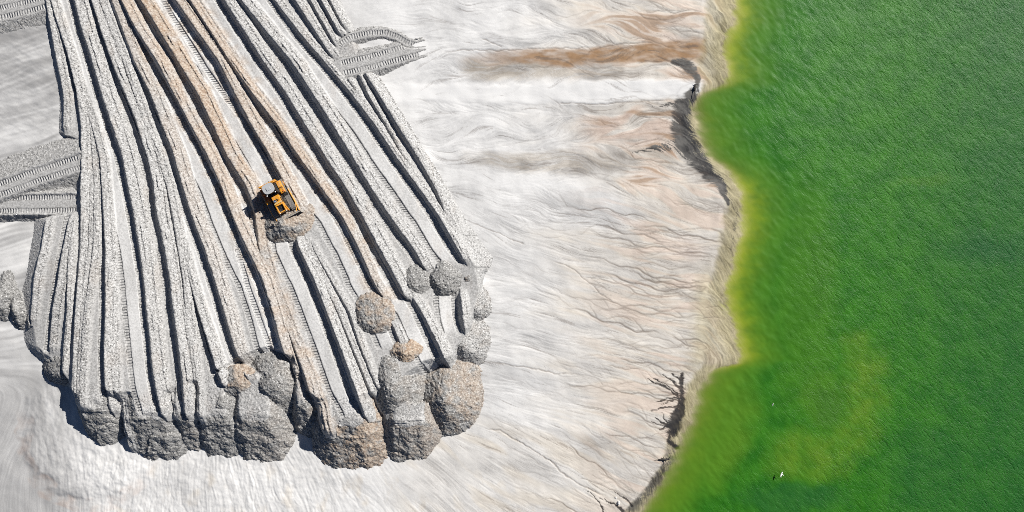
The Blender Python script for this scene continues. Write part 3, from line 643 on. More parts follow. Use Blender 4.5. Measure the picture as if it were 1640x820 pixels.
for j, (lab, cx, cy, ra, rb, rot, zo, cap, sl, tn) in enumerate(HEAP):
    if j in LOBE: continue
    ca, sa = math.cos(R(rot)), math.sin(R(rot))
    mr = max(ra, rb) * 1.75
    j0, j1 = np.searchsorted(bys, [cy - mr, cy + mr]); i0, i1 = np.searchsorted(bxs, [cx - mr, cx + mr])
    W = (slice(j0, j1), slice(i0, i1))
    bX, bY = BX[W], BY[W]
    ux = (bX - cx) + hn1[W]; uy = (bY - cy) + hn2[W]
    u = (ux * ca + uy * sa) / ra; v = (-ux * sa + uy * ca) / rb
    v = np.where(v > 0, v, v / (1.45 if zo is None or (isinstance(zo, tuple) and zo[1] < -1) else 1.1))
    r = np.sqrt(u * u + v * v)
    Rm = (min(ra, rb) + 0.35 * (max(ra, rb) - min(ra, rb))) / S * K
    base = float(zb[np.searchsorted(bys, cy), np.searchsorted(bxs, cx)]) + zo[1] if isinstance(zo, tuple) else zo if zo is not None else float(ground_at(np.array([cx]), np.array([min(cy + rb, 760)]))[0])
    hz = base + sl * Rm * (1 - (np.sqrt(r * r + 0.01) - 0.01))
    th = np.arctan2(uy, ux)
    hz = hz + 0.12 * hn3[W] * ss(1.1, 0.6, r) + 0.045 * pn(th * 6 + j, r * 1.5, 190) * ss(0.2, 0.6, r)
    if cap < 5:
        hz = smooth_min(hz, zb[W] + cap + 0.15 * hn4[W], 0.45)
        if ra > 40 and (j < 2 or j == 5):     # a curved slump low on the slope
            d, a = poly_coords(bX + 0.6 * hn1[W], bY + 0.6 * hn2[W], [(cx - ra * 0.42, cy + rb * 0.68), (cx - ra * 0.15, cy + rb * 0.50), (cx + ra * 0.2, cy + rb * 0.42), (cx + ra * 0.5, cy + rb * 0.40)])
            hz = hz + 0.38 * ss(0, 2.5, d) * ss(34, 10, d) * ss(1.0, 0.85, r)
    hz = np.where(r < 1.35, hz, -9)
    m = hz > best[W] + 0.02
    g = m & (r < 0.3)                                   # keep the one connected body round the heap's centre
    for _ in range(260):
        g2 = g.copy(); g2[1:] |= g[:-1]; g2[:-1] |= g[1:]; g2[:, 1:] |= g[:, :-1]; g2[:, :-1] |= g[:, 1:]; g2 &= m
        if (g2 == g).all(): break
        g = g2
    m = g
    owner[W] = np.where(m, NR + 1 + j, owner[W])
    best[W] = np.where(m, hz, best[W])
    rough[W] = np.where(m, 1.0, rough[W])
    for q in (tread, sink, pale): q[W] = np.where(m, 0, q[W])
    gravel[W] = np.where(m, (0.8 if lab.count('pale') == 0 else 0.3) + 0.3 * hn4[W], gravel[W])
    tp = ss(-0.25, 0.35, hn4[W] + 0.5 * tn - 0.25 + 0.3 * (bX - cx) / ra - 0.15 * (bY - cy) / rb)
    tint[W] = np.where(m, tn * tp, tint[W])
NH = len(HEAP)
# roads and the ramp: drivable strip with side slopes
ROAD = [
 ("haul_road", "upper left dozer road with two cleated tracks climbing to the bench", [(-110, 340), (0, 303), (60, 281), (130, 259)], 15, 2.15, 2.35, 0.40, 0.62, (-7.5, 8.5)),
 ("haul_road", "lower left dozer road, level, with rough berms on both sides", [(-110, 329), (0, 327), (134, 325)], 17, 1.95, 1.98, 0.75, 0.75, (-10, 11)),
 ("haul_road", "dozer road in the top left corner of the picture", [(-110, 32), (0, 17), (40, 8), (78, -3)], 14, 1.62, 1.75, 0.45, 0.35, (-7, 8)),
 ("ramp", "right-hand ramp with two long cleated tracks leading onto the white flat", [(545, 108), (600, 94), (640, 82), (682, 70)], 15, 1.75, 0.95, 0.6, 0.6, (-8.5, 8.5)),
 ("loop_track", "curved loop track beside the right-hand ramp", [(536, 86), (543, 68), (560, 56), (590, 49), (616, 48), (634, 54), (650, 64), (664, 67), (682, 64)], 6.0, 1.55, 0.90, 0.6, 0.6, (0,)),
]
for j, (nm, lab, pts, hw, z0, z1, sn, ssl, trk) in enumerate(ROAD):
    d, a = poly_coords(BX + 1.2 * fbm(BX / 10, BY / 10, 2, 300 + j), BY + 1.2 * fbm(BX / 10, BY / 10, 2, 310 + j), pts)
    L = sum(math.dist(p, q) for p, q in zip(pts[:-1], pts[1:]))
    zz = z0 + (z1 - z0) * a / L
    sd = np.where(d < 0, sn, ssl)
    hz = zz - sd * np.maximum(np.abs(d) - hw, 0) / S
    if j in (0, 1):   # a rough berm along the edge
        hz = hz + 0.22 * np.exp(-((np.abs(d) - hw) / 3.0) ** 2) * (0.6 + 0.8 * fbm(BX / 8, BY / 8, 2, 320 + j)) * np.where(d < 0, 1.0, 1.2 if j == 1 else 0.3)
        hz = np.where(BX < 131 + 2.5 * fbm(BX / 7, BY / 7, 2, 330), hz, -9)
    if j == 2: hz = np.where(BX < 76, hz, -9)
    lim = 30 if j == 4 else 60
    if j >= 3: hz = np.where(a > L - 1.5, -9, hz)
    hz = np.where(np.abs(d) < lim, hz, -9)
    m = hz > best + 0.015
    if j >= 3: m = m | ((np.abs(d) < hw + 2) & (BX > 540) & (a > 2) & (a < L - 1)); 
    owner = np.where(m, NR + NH + 1 + j, owner)
    best = np.where(m, hz, best)
    edge = ss(hw - 1, hw + 2, np.abs(d))
    rough = np.where(m, np.maximum(0.15, 0.8 * edge), rough); tint = np.where(m, 0, tint); gravel = np.where(m, 0.35 * edge, gravel); pale = np.where(m, 0, pale); tread = np.where(m, 0, tread); sink = np.where(m, 0, sink)
    for t in trk:
        mk = ss(4.4, 3.4, np.abs(d - t)) * m * ss(0, 4, a) * ss(L, L - 3, a)
        sarc = np.where(mk > tread, a / S * K * 1.06, sarc); tread = np.maximum(tread, mk * (0.25 + 0.6 * ss(-0.4, 0.2, tbreak))); sink = np.maximum(sink, 0.07 * mk)

near_edge = ss(-0.2, 0.6, dout)
rough = np.maximum(rough, 0.7 * near_edge * (owner == 0))
# loose clods and grain
cl = (clods(WX, WY, 0.42, 5, 0.75) * 0.55 + clods(WX + 9, WY - 4, 0.85, 15, 0.35) * 0.28) * (0.08 + 0.92 * np.clip(gravel * 1.3, 0, 1)) + clods(WX + 3.3, WY + 1.7, 0.22, 9, 0.8) * 0.6 + 0.035 * rng.standard_normal(BX.shape)
gr = 0.035 * pn(WX * 5.1, WY * 5.1, 77) + 0.03 * fbm(WX * 2, WY * 2, 3, 78)
zB = best - 3.0 * ss(-112, -138, BY) - 3.0 * ss(-108, -129, BX) - sink + (cl - 0.06) * 0.85 * np.clip(rough - 0.15, 0, 1) + gr * (0.15 + 0.85 * rough)
Pb = np.stack([WX, WY, zB], -1).reshape(-1, 3)
qb = quads_of(BNY, BNX)
own_v = owner.reshape(-1)
oq = own_v[qb[:, 0]]
vis = ((zB - gz).reshape(-1)[qb].max(1) > -0.03) & ((BY > -138).reshape(-1)[qb].min(1))
for lid in range(NR + 1, NR + NH + 1):
    jj, ii = np.nonzero(owner == lid)
    if len(jj) < 12: continue
    W = (slice(jj.min(), jj.max() + 1), slice(ii.min(), ii.max() + 1))
    left_ = owner[W] == lid; big = None
    while left_.any():
        g = np.zeros_like(left_); y_, x_ = np.argwhere(left_)[0]; g[y_, x_] = True; cnt = 1
        while True:
            g2 = g.copy(); g2[1:] |= g[:-1]; g2[:-1] |= g[1:]; g2[:, 1:] |= g2[:, :-1].copy(); g2[:, :-1] |= g2[:, 1:].copy(); g2 &= left_
            c2 = g2.sum(); g = g2
            if c2 == cnt: break
            cnt = c2
        if big is None or cnt > big.sum(): big = g
        left_ = left_ & ~g
    ow = owner[W]; ow[(ow == lid) & ~big] = 0
own_v = owner.reshape(-1); oq = own_v[qb[:, 0]]
at = dict(rough=rough.reshape(-1), tint=tint.reshape(-1), tread=tread.reshape(-1), sarc=sarc.reshape(-1), gravel=np.clip(gravel, 0, 1).reshape(-1), pale=pale.reshape(-1))
def largest_patches(mask_q, lab_id):
    return qb[mask_q]
for lid in range(0, NR + NH + len(ROAD) + 1):
    sel = (oq == lid) & vis
    if sel.sum() < 12: continue
    if lid == 0:
        o = grid_mesh("sand_terrace", Pb, qb[sel], M_SPOIL, at); tag(o, "terrace of dozer lanes with cleat marks between the sand ridges", None, None, "structure")
    elif lid <= NR:
        o = grid_mesh("sand_ridge", Pb, qb[sel], M_SPOIL, at, True); tag(o, RID[lid - 1][0], "sand ridge", "sand ridges pushed up side by side on the bench")
    elif lid <= NR + NH:
        o = grid_mesh("gravel_heap", Pb, qb[sel], M_SPOIL, at, True); tag(o, HEAP[lid - NR - 1][0], "gravel heap", "heaps of dumped gravel")
    else:
        r_ = ROAD[lid - NR - NH - 1]
        o = grid_mesh(r_[0], Pb, qb[sel], M_SPOIL, at); tag(o, r_[1], None, None, "structure")

# ------------------------------------------------------------------ sand flat mesh (fine in view, coarse to the horizon)
fx_ = np.concatenate([-np.geomspace(6, 9000, 22)[::-1] + RX0, rx, RX1 + np.geomspace(6, 9000, 22)])
fy_ = np.concatenate([-np.geomspace(6, 9000, 22)[::-1] + RY0, ry, RY1 + np.geomspace(6, 9000, 22)])
FX, FY = np.meshgrid(fx_, fy_)
def samp(img): return bilinear(img, (FX - RX0) / ST, (FY - RY0) / ST)
zf = samp(zg)
zf = np.where(FX > RX1, -3.5, zf)
fw_x, fw_y = (FX - 820) / S, (410 - FY) / S
Pf = np.stack([fw_x, fw_y, zf], -1).reshape(-1, 3)
qf = quads_of(*FX.shape)
# leave out what lies deep under the bench
bz = np.full(FX.shape, -9.0)
bpx = 820 + fw_x * S / K; bpy_ = 410 - fw_y * S / K
ins = (bpx > bxs[0] + 4) & (bpx < bxs[-1] - 4) & (bpy_ > bys[0] + 6) & (bpy_ < bys[-1] - 4)
bz = np.where(ins, bilinear(best, (bpx - bxs[0]) / BS, (bpy_ - bys[0]) / BS), bz)
deep = ((bz - zf > 0.45) & (FY > -100) & (FX > -95)).reshape(-1)
keep = ~deep[qf].all(1)
fat = {n: np.clip(samp(a), 0, 1).reshape(-1) for n, a in dict(tone=tone, warm=warm, iron=iron, mud=mud, olive=olive, vein=vein, pink=pink).items()}
o = grid_mesh("sand_flat", Pf, qf[keep], M_FLAT, fat); tag(o, "streaked white and beige sand flat sloping to the green lake", None, None, "structure")

# ------------------------------------------------------------------ lake
LX = np.concatenate([np.arange(980, 1700, 2.2), 1700 + np.geomspace(5, 9000, 20)]); LY = np.concatenate([-60 - np.geomspace(5, 9000, 20)[::-1], np.arange(-60, 880, 2.2), 880 + np.geomspace(5, 9000, 20)])
QX, QY = np.meshgrid(LX, LY)
lz = np.where(QX < RX1 - 4, bilinear(zg, (QX - RX0) / ST, (QY - RY0) / ST), -3.5)
lwx, lwy = (QX - 820) / S, (410 - QY) / S
amp = ss(0.0, 0.6, -lz)
wz = amp * (0.035 * pn(lwx * 0.9 + lwy * 0.75, (lwy * 0.9 - lwx * 0.65) * 0.45, 401) + 0.022 * pn(lwx * 1.9 + lwy * 1.6, (lwy - lwx * 0.7) * 1.1, 402))
Pl = np.stack([lwx, lwy, wz], -1).reshape(-1, 3)
ql = quads_of(*QX.shape)
lk = (lz.reshape(-1)[ql].min(1) < 0.03)
dep = np.maximum(-lz, 0)
opac = 0.04 + 0.96 * (1 - np.exp(-np.maximum(dep - 0.01, 0) * 7))
lxw = QX + 25 * fbm(QX / 60, QY / 60, 3, 411); lyw = QY + 25 * fbm(QX / 60, QY / 60, 3, 417)
ynz = fbm(QX / 30, QY / 18, 3, 431)
yel = np.exp(-(np.maximum(dep - 0.04, 0) / (0.14 + 0.07 * ynz)) ** 1.2) * (0.3 + 0.7 * np.maximum.reduce([ss(150, 110, QY), ss(255, 300, QY) * ss(605, 570, QY)]))
def bl(cx, cy, a, b, rot=0, soft=0.6):
    ca, sa = math.cos(R(rot)), math.sin(R(rot)); u = ((lxw - cx) * ca + (lyw - cy) * sa) / a; v = (-(lxw - cx) * sa + (lyw - cy) * ca) / b
    return ss(1, 1 - soft, np.hypot(u, v))
dcr, acr = poly_coords(lxw, lyw, [(1270, 725), (1320, 735), (1360, 700), (1385, 650), (1392, 600), (1380, 565)])
alg = 0.8 * ss(54, 4, np.abs(dcr)) * (0.5 + 0.5 * ss(-0.4, 0.4, fbm(QX / 25, QY / 25, 3, 421)))
alg = np.maximum.reduce([alg, 0.3 * bl(1320, 640, 60, 80), 0.6 * bl(1150, 690, 75, 140, 20), 0.75 * ss(1.9, 0.2, dep) * (QX < 1330) * (0.6 + 0.4 * ss(560, 620, QY)), 0.2 * bl(1290, 480, 70, 260), 0.2 * bl(1480, 290, 60, 12)])
teal = np.maximum.reduce([0.75 * bl(1600, 400, 170, 85, 0, 1.0), 0.45 * ss(1380, 1640, lxw), 0.5 * bl(1620, 270, 90, 120), 0.4 * bl(1560, 760, 200, 140), 0.35 * bl(1330, 655, 22, 40, 20), 0.5 * bl(1270, 800, 120, 40), 0.6 * bl(1118, 190, 16, 50), 0.6 * bl(1096, 715, 22, 26), 0.5 * bl(1078, 765, 18, 18)])
ripple = np.clip(ss(0.3, 3.0, dep) * (0.45 + 0.55 * ss(1250, 1480, QX + 90 * fbm(QX / 90, QY / 90, 3, 441)) + 0.35 * fbm(QX / 55, QY / 40, 3, 443)), 0.05, 1)
lat = dict(ripple=ripple.reshape(-1), opac=opac.reshape(-1), yellow=np.clip(yel, 0, 1).reshape(-1), teal=np.clip(teal, 0, 1).reshape(-1), algae=np.clip(alg, 0, 1).reshape(-1))
o = grid_mesh("lake_water", Pl, ql[lk], M_WATER, lat); tag(o, "bright green algae coloured lake with small ripples", None, None, "structure")

# ------------------------------------------------------------------ plain materials for the machine and small things
def paint(name, col, rough=0.45, metal=0.0, dirt=0.35, dcol=(0.40, 0.37, 0.33)):
    k = NT(name); P = k.n("TexCoord").outputs["Object"]
    n = k.noise(P, 3.0, 5, 0.65); n2 = k.noise(P, 14.0, 3, 0.6)
    base = k.mix(k.ramp(n2, 0.3, 0.7), c4(*[c * 0.85 for c in col]), c4(*col))
    f = k.math('MULTIPLY', k.ramp(n, 0.45, 0.75), dirt)
    k.put(k.mix(f, base, c4(*dcol)), k.b.inputs["Base Color"])
    k.put(k.math('ADD', rough, k.math('MULTIPLY', f, 0.4), clamp=True), k.b.inputs["Roughness"])
    k.b.inputs["Metallic"].default_value = metal
    k.put(k.bump(n2, 0.15, 0.01), k.b.inputs["Normal"])
    return k.m
M_YEL = paint("yellow_machine_paint", (0.66, 0.28, 0.016), 0.45, 0, 0.5)
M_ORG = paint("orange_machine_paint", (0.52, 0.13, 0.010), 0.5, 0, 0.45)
M_BLK = paint("black_machine_paint", (0.012, 0.012, 0.013), 0.5, 0, 0.10)
M_STEEL = paint("worn_track_steel", (0.30, 0.29, 0.275), 0.5, 0.35, 0.5)
M_DARK = paint("dark_greasy_steel", (0.03, 0.029, 0.028), 0.55, 0.2, 0.3)
M_ROOF = paint("dusty_grey_roof_paint", (0.42, 0.43, 0.44), 0.5, 0, 0.3)
M_CHROME = paint("polished_cylinder_rod", (0.6, 0.6, 0.6), 0.2, 1.0, 0.1)
M_GLASS = paint("tinted_cab_glass", (0.010, 0.012, 0.014), 0.08, 0, 0.05)
M_BLADE = paint("dust_covered_blade_steel", (0.34, 0.31, 0.27), 0.7, 0.1, 0.7)
M_LAMP = paint("headlamp_lens", (0.75, 0.75, 0.72), 0.15, 0, 0.1)
M_BLUE = paint("blue_grey_filter_cap", (0.16, 0.24, 0.36), 0.4, 0, 0.2)
M_RED = paint("red_lamp_plastic", (0.55, 0.03, 0.01), 0.35, 0, 0.1)
M_WOOD = paint("grey_black_driftwood", (0.035, 0.031, 0.027), 0.85, 0, 0.4, (0.14, 0.13, 0.12))
M_WHITE = paint("white_feathers", (0.80, 0.80, 0.79), 0.8, 0, 0.1, (0.6, 0.6, 0.6))
M_GREYF = paint("pale_grey_feathers", (0.50, 0.51, 0.53), 0.8, 0, 0.1, (0.4, 0.4, 0.4))
M_BILL = paint("yellow_bill", (0.7, 0.4, 0.05), 0.5, 0, 0.05)
M_STONE = paint("white_stone", (0.62, 0.60, 0.57), 0.85, 0, 0.3)

def part(name, bm, mat, parent=None, smooth=False, label=None):
    me = bpy.data.meshes.new(name); bm.normal_update(); bm.to_mesh(me); bm.free()
    me.materials.append(mat)
    if smooth:
        for p in me.polygons: p.use_smooth = True
    o = bpy.data.objects.new(name, me); C.objects.link(o); o.parent = parent
    if label: o["label"] = label
    return o
def box(bm, x0, x1, y0, y1, z0, z1, bev=0.03, taper=None):
    r = bmesh.ops.create_cube(bm, size=1.0); vs = r["verts"]
    for v in vs:
        v.co = Vector((x0 if v.co.x < 0 else x1, y0 if v.co.y < 0 else y1, z0 if v.co.z < 0 else z1))
        if taper and v.co.z == z1:
            cx, cy = (x0 + x1) / 2, (y0 + y1) / 2
            v.co.x = cx + (v.co.x - cx) * taper[0] + (taper[2] if len(taper) > 2 else 0); v.co.y = cy + (v.co.y - cy) * taper[1]
    if bev:
        es = list({e for v in vs for e in v.link_edges})
        bmesh.ops.bevel(bm, geom=es, offset=bev, segments=2, affect='EDGES', profile=0.6)
    return bm
def tube(bm, pts, r, n=10, caps=True):
    """tube along points, r a number or one per point"""
    rs = r if isinstance(r, (list, tuple)) else [r] * len(pts)
    rings = []
    for i, p in enumerate(pts):
        p = Vector(p); a = Vector(pts[max(i - 1, 0)]); b = Vector(pts[min(i + 1, len(pts) - 1)])
        t = (b - a).normalized(); u = t.orthogonal().normalized(); w = t.cross(u)
        if rings:   # keep rings aligned
            pu = prev; u = (pu - t * pu.dot(t)).normalized(); w = t.cross(u)
        prev = u
        rings.append([bm.verts.new(p + (u * math.cos(2 * math.pi * k / n) + w * math.sin(2 * math.pi * k / n)) * rs[i]) for k in range(n)])
    for A, B in zip(rings[:-1], rings[1:]):
        for k in range(n): bm.faces.new((A[k], A[(k + 1) % n], B[(k + 1) % n], B[k]))
    if caps: bm.faces.new(rings[0][::-1]); bm.faces.new(rings[-1])
    return bm
def prism(bm, outline, y0, y1):
    """outline of (x, z) extruded along y"""
    A = [bm.verts.new((x, y0, z)) for x, z in outline]; B = [bm.verts.new((x, y1, z)) for x, z in outline]
    n = len(outline)
    bm.faces.new(A); bm.faces.new(B[::-1])
    for k in range(n): bm.faces.new((A[k], B[k], B[(k + 1) % n], A[(k + 1) % n]))
    bmesh.ops.recalc_face_normals(bm, faces=bm.faces[:])
    return bm
def plate(bm, outline, z0, z1, bev=0.0):
    A = [bm.verts.new((x, y, z0)) for x, y in outline]; B = [bm.verts.new((x, y, z1)) for x, y in outline]
    n = len(outline)
    bm.faces.new(A[::-1]); bm.faces.new(B)
    for k in range(n): bm.faces.new((A[k], A[(k + 1) % n], B[(k + 1) % n], B[k]))
    if bev: bmesh.ops.bevel(bm, geom=bm.edges[:], offset=bev, segments=2, affect='EDGES')
    return bm
NB = bmesh.new

# ------------------------------------------------------------------ bulldozer
def surf_z(x, y):
    return float(bilinear(best, np.array([(820 + x * S / K - bxs[0]) / BS]), np.array([(410 - y * S / K - bys[0]) / BS]))[0])
def make_bulldozer(x, y, heading):
    root = bpy.data.objects.new("bulldozer", None); C.objects.link(root)
    hx, hy = math.cos(heading), math.sin(heading)
    zs = [surf_z(x + hx * a - hy * b, y + hy * a + hx * b) for a in (-1.6, 0, 1.6) for b in (-1.3, 1.3)]
    root.location = (x, y, float(np.median(zs)) - 0.04); root.rotation_euler = (0, 0, heading)
    tag(root, "yellow bulldozer with grey cab roof pushing a pile of gravel along a lane", "bulldozer")
    # tracks: frame, wheels and a belt of shoes
    Lh, Rr, zc = 1.72, 0.50, 0.56
    for sy in (-1, 1):
        yc = sy * 1.32; hwid = 0.33
        tr = part("track", prism(NB(), [(-Lh, zc - 0.30), (Lh, zc - 0.30), (Lh + 0.15, zc), (Lh, zc + 0.22), (-Lh, zc + 0.22), (-Lh - 0.15, zc)], yc - 0.17, yc + 0.17), M_DARK, root)
        for wx_, r_, nm in ((-Lh, 0.42, "drive_sprocket"), (Lh, 0.42, "idler_wheel")):
            b = NB(); tube(b, [(wx_, yc - 0.22, zc), (wx_, yc + 0.22, zc)], r_, 18); tube(b, [(wx_, yc - 0.30, zc), (wx_, yc + 0.30, zc)], 0.16, 12)
            part(nm, b, M_YEL if nm == "drive_sprocket" else M_DARK, tr)
        for q in range(5):
            part("track_roller", tube(NB(), [(-1.1 + q * 0.55, yc - 0.2, 0.20), (-1.1 + q * 0.55, yc + 0.2, 0.20)], 0.13, 10), M_DARK, tr)
        b = NB(); box(b, -0.108, 0.108, -hwid, hwid, -0.025, 0.025, 0.008); box(b, -0.022, 0.022, -hwid, hwid, 0.024, 0.085, 0.008)
        shoe0 = part("track_shoe", b, M_STEEL, tr)
        per = 4 * Lh + 2 * math.pi * Rr; n = int(per / 0.232)
        for q in range(n):
            sarc_ = q * per / n
            if sarc_ < 2 * Lh: pxx, pzz, a = -Lh + sarc_, zc + Rr, 0
            elif sarc_ < 2 * Lh + math.pi * Rr:
                a = (sarc_ - 2 * Lh) / Rr; pxx, pzz = Lh + Rr * math.sin(a), zc + Rr * math.cos(a)
            elif sarc_ < 4 * Lh + math.pi * Rr: pxx, pzz, a = Lh - (sarc_ - 2 * Lh - math.pi * Rr), zc - Rr, math.pi
            else:
                a = math.pi + (sarc_ - 4 * Lh - math.pi * Rr) / Rr; pxx, pzz = -Lh + Rr * math.sin(a), zc + Rr * math.cos(a)
            sh = shoe0 if q == 0 else shoe0.copy()
            if q: C.objects.link(sh); sh.parent = tr
            sh.location = (pxx, yc, pzz); sh.rotation_euler = (0, a, 0)
    # hull and hood
    part("chassis", box(NB(), -2.0, 1.95, -0.92, 0.92, 0.45, 1.15, 0.05), M_DARK, root)
    hood = part("engine_hood", box(NB(), -0.35, 0.95, -0.52, 0.52, 1.10, 2.02, 0.07, (1.0, 0.92)), M_YEL, root)
    for sy in (-1, 1): part("side_louvre_panel", box(NB(), 0.0, 0.75, sy * 0.515 - 0.012, sy * 0.515 + 0.012, 1.3, 1.75, 0.004), M_BLK, hood)
    fr = NB()
    for sy in (-1, 1): box(fr, 0.90, 2.05, sy * 0.50 - 0.07, sy * 0.50 + 0.07, 1.05, 1.98, 0.025)
    box(fr, 1.93, 2.06, -0.45, 0.45, 1.05, 1.92, 0.02); box(fr, 0.90, 1.06, -0.45, 0.45, 1.90, 2.03, 0.02)
    rad = part("radiator_housing", fr, M_YEL, root)
    part("fan_guard", box(NB(), 1.04, 1.94, -0.44, 0.44, 1.10, 1.72, 0.01), M_BLK, rad)
    for q in range(6):
        part("grille_bar", box(NB(), 1.12 + q * 0.15, 1.145 + q * 0.15, -0.44, 0.44, 1.74, 1.77, 0), M_DARK, rad)
    b = NB(); box(b, 0.62, 0.80, -0.56, 0.56, 2.02, 2.12, 0.02); part("hood_crossbar", b, paint("pale_yellow_worn_paint", (0.62, 0.42, 0.14), 0.5, 0, 0.5), hood)
    st = NB(); tube(st, [(0.35, 0.20, 2.0), (0.35, 0.20, 2.75), (0.28, 0.20, 2.90)], 0.075, 12); part("exhaust_stack", st, M_BLK, hood)
    pc = NB(); tube(pc, [(0.42, -0.16, 1.98), (0.42, -0.16, 2.35)], 0.10, 12); tube(pc, [(0.42, -0.16, 2.35), (0.42, -0.16, 2.42), (0.42, -0.16, 2.62), (0.42, -0.16, 2.68)], [0.12, 0.18, 0.18, 0.08], 14)
    part("air_filter_cap", pc, M_BLUE, hood)
    # cab
    cab = part("cab", box(NB(), -1.95, -0.50, -0.86, 0.86, 1.15, 1.95, 0.05), M_BLK, root)
    for (x0, x1, y0, y1) in ((-1.92, -1.80, -0.80, -0.68), (-1.92, -1.80, 0.68, 0.80), (-0.72, -0.60, -0.80, -0.68), (-0.72, -0.60, 0.68, 0.80)):
        part("cab_post", box(NB(), x0, x1, y0, y1, 1.93, 3.02, 0.02), M_BLK, cab)
    for nm, bb in (("windscreen", (-0.69, -0.66, -0.67, 0.67)), ("rear_window", (-1.87, -1.84, -0.67, 0.67)), ("side_window", (-1.79, -0.73, -0.755, -0.725)), ("side_window", (-1.79, -0.73, 0.725, 0.755))):
        part(nm, box(NB(), *bb, 1.94, 3.0, 0), M_GLASS, cab)
    part("driver_seat", box(NB(), -1.6, -1.1, -0.25, 0.25, 1.9, 2.5, 0.06), M_BLK, cab)
    ol = []
    for q in range(24):   # roof: straight rear, rounded front
        a = 2 * math.pi * q / 24; rx_, ry_ = math.cos(a), math.sin(a)
        e = 0.42 if rx_ < 0 else 0.8
        ol.append((-1.36 + 0.70 * math.copysign(abs(rx_) ** e, rx_), 0.80 * math.copysign(abs(ry_) ** 0.7, ry_)))
    rf = part("cab_roof", plate(NB(), ol, 3.02, 3.16, 0.03), M_ROOF, cab)
    b = NB(); box(b, -1.55, -1.10, -0.28, 0.28, 3.155, 3.24, 0.03); part("roof_hatch", b, M_ROOF, rf)
    rops = NB()
    box(rops, -2.16, -2.00, -1.14, 1.14, 2.86, 3.02, 0.03)
    for sy in (-1, 1): box(rops, -2.16, -2.00, sy * 1.08 - 0.08, sy * 1.08 + 0.08, 1.1, 2.88, 0.03)
    part("roll_over_frame", rops, M_YEL, root)
    for sy in (-1, 1):
        part("work_light", tube(NB(), [(-0.62, sy * 0.62, 3.08), (-0.50, sy * 0.62, 3.06)], 0.09, 12), M_LAMP, rf)
        part("headlight", tube(NB(), [(2.05, sy * 0.50, 1.84), (2.13, sy * 0.50, 1.83)], 0.09, 12), M_LAMP, rad)
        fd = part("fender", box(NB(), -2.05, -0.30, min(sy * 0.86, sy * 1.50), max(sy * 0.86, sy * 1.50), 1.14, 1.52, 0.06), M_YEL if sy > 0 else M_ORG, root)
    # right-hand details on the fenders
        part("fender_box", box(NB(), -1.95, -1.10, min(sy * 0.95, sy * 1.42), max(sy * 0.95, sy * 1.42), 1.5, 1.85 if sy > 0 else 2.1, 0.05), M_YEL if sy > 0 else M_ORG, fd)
        part("handrail", tube(NB(), [(-1.0, sy * 1.42, 1.5), (-1.0, sy * 1.42, 2.2), (-0.36, sy * 1.42, 2.2), (-0.36, sy * 1.42, 1.5)], 0.025, 8), M_BLK, fd)
        part("step", box(NB(), -0.28, 0.12, min(sy * 0.95, sy * 1.62), max(sy * 0.95, sy * 1.62), 1.18, 1.24, 0.01), M_YEL if sy < 0 else M_BLK, fd)
        # blade arms and cylinders
        part("push_arm", tube(NB(), [(-0.7, sy * 1.76, 0.55), (1.6, sy * 1.78, 0.45), (2.72, sy * 1.72, 0.45)], [0.10, 0.12, 0.10], 10), M_YEL, root)
        lc = part("lift_cylinder", tube(NB(), [(1.45, sy * 0.66, 1.80), (2.15, sy * 0.70, 1.30)], 0.085, 12), M_YEL, root)
        part("cylinder_rod", tube(NB(), [(2.13, sy * 0.70, 1.31), (2.78, sy * 0.74, 0.85)], 0.045, 10), M_CHROME, lc)
        part("tilt_brace", tube(NB(), [(1.5, sy * 1.76, 0.62), (2.72, sy * 1.5, 1.15)], 0.06, 10), M_YEL, root)
    b = NB(); box(b, -0.55, -0.44, 1.22, 1.36, 1.5, 1.72, 0.02); part("marker_lamp", b, M_RED, root)
    # blade: curved mouldboard
    ol = [(2.78, 0.02)] + [(2.98 - 0.22 * math.sin(math.pi * t), 0.02 + 1.33 * t) for t in (0.0, 0.2, 0.4, 0.6, 0.8, 1.0)] + [(2.90, 1.35), (2.72, 0.9), (2.70, 0.4)]
    bl_ = part("blade", prism(NB(), ol, -2.02, 2.02), M_BLADE, root)
    part("cutting_edge", box(NB(), 2.97, 3.02, -2.04, 2.04, -0.03, 0.22, 0.005), M_STEEL, bl_)
    for sy in (-1, 1): part("blade_end_plate", box(NB(), 2.66, 3.12, sy * 2.04 - 0.03, sy * 2.04 + 0.03, 0.0, 1.36, 0.01), M_BLADE, bl_)
    # ripper
    rp = part("ripper_beam", box(NB(), -2.62, -2.34, -0.85, 0.85, 0.62, 0.92, 0.04), M_YEL, root)
    for sy in (-1, 0, 1):
        part("ripper_shank", prism(NB(), [(-2.66, 1.25), (-2.50, 1.25), (-2.46, 0.5), (-2.36, 0.2), (-2.44, 0.18), (-2.60, 0.5)], sy * 0.66 - 0.05, sy * 0.66 + 0.05), M_DARK, rp)
    for sy in (-1, 1):
        part("ripper_link", tube(NB(), [(-1.95, sy * 0.5, 0.85), (-2.4, sy * 0.5, 0.80)], 0.08, 10), M_YEL, rp)
        part("ripper_cylinder", tube(NB(), [(-1.95, sy * 0.3, 1.25), (-2.45, sy * 0.3, 0.92)], 0.07, 10), M_YEL, rp)
    part("rear_tank", box(NB(), -2.28, -1.98, -0.80, 0.80, 1.0, 1.9, 0.06), M_YEL, root)
    root.scale = (0.94, 0.94, 0.94)
    return root
make_bulldozer(-30.1, 7.35, math.atan2(-0.883, 0.47))

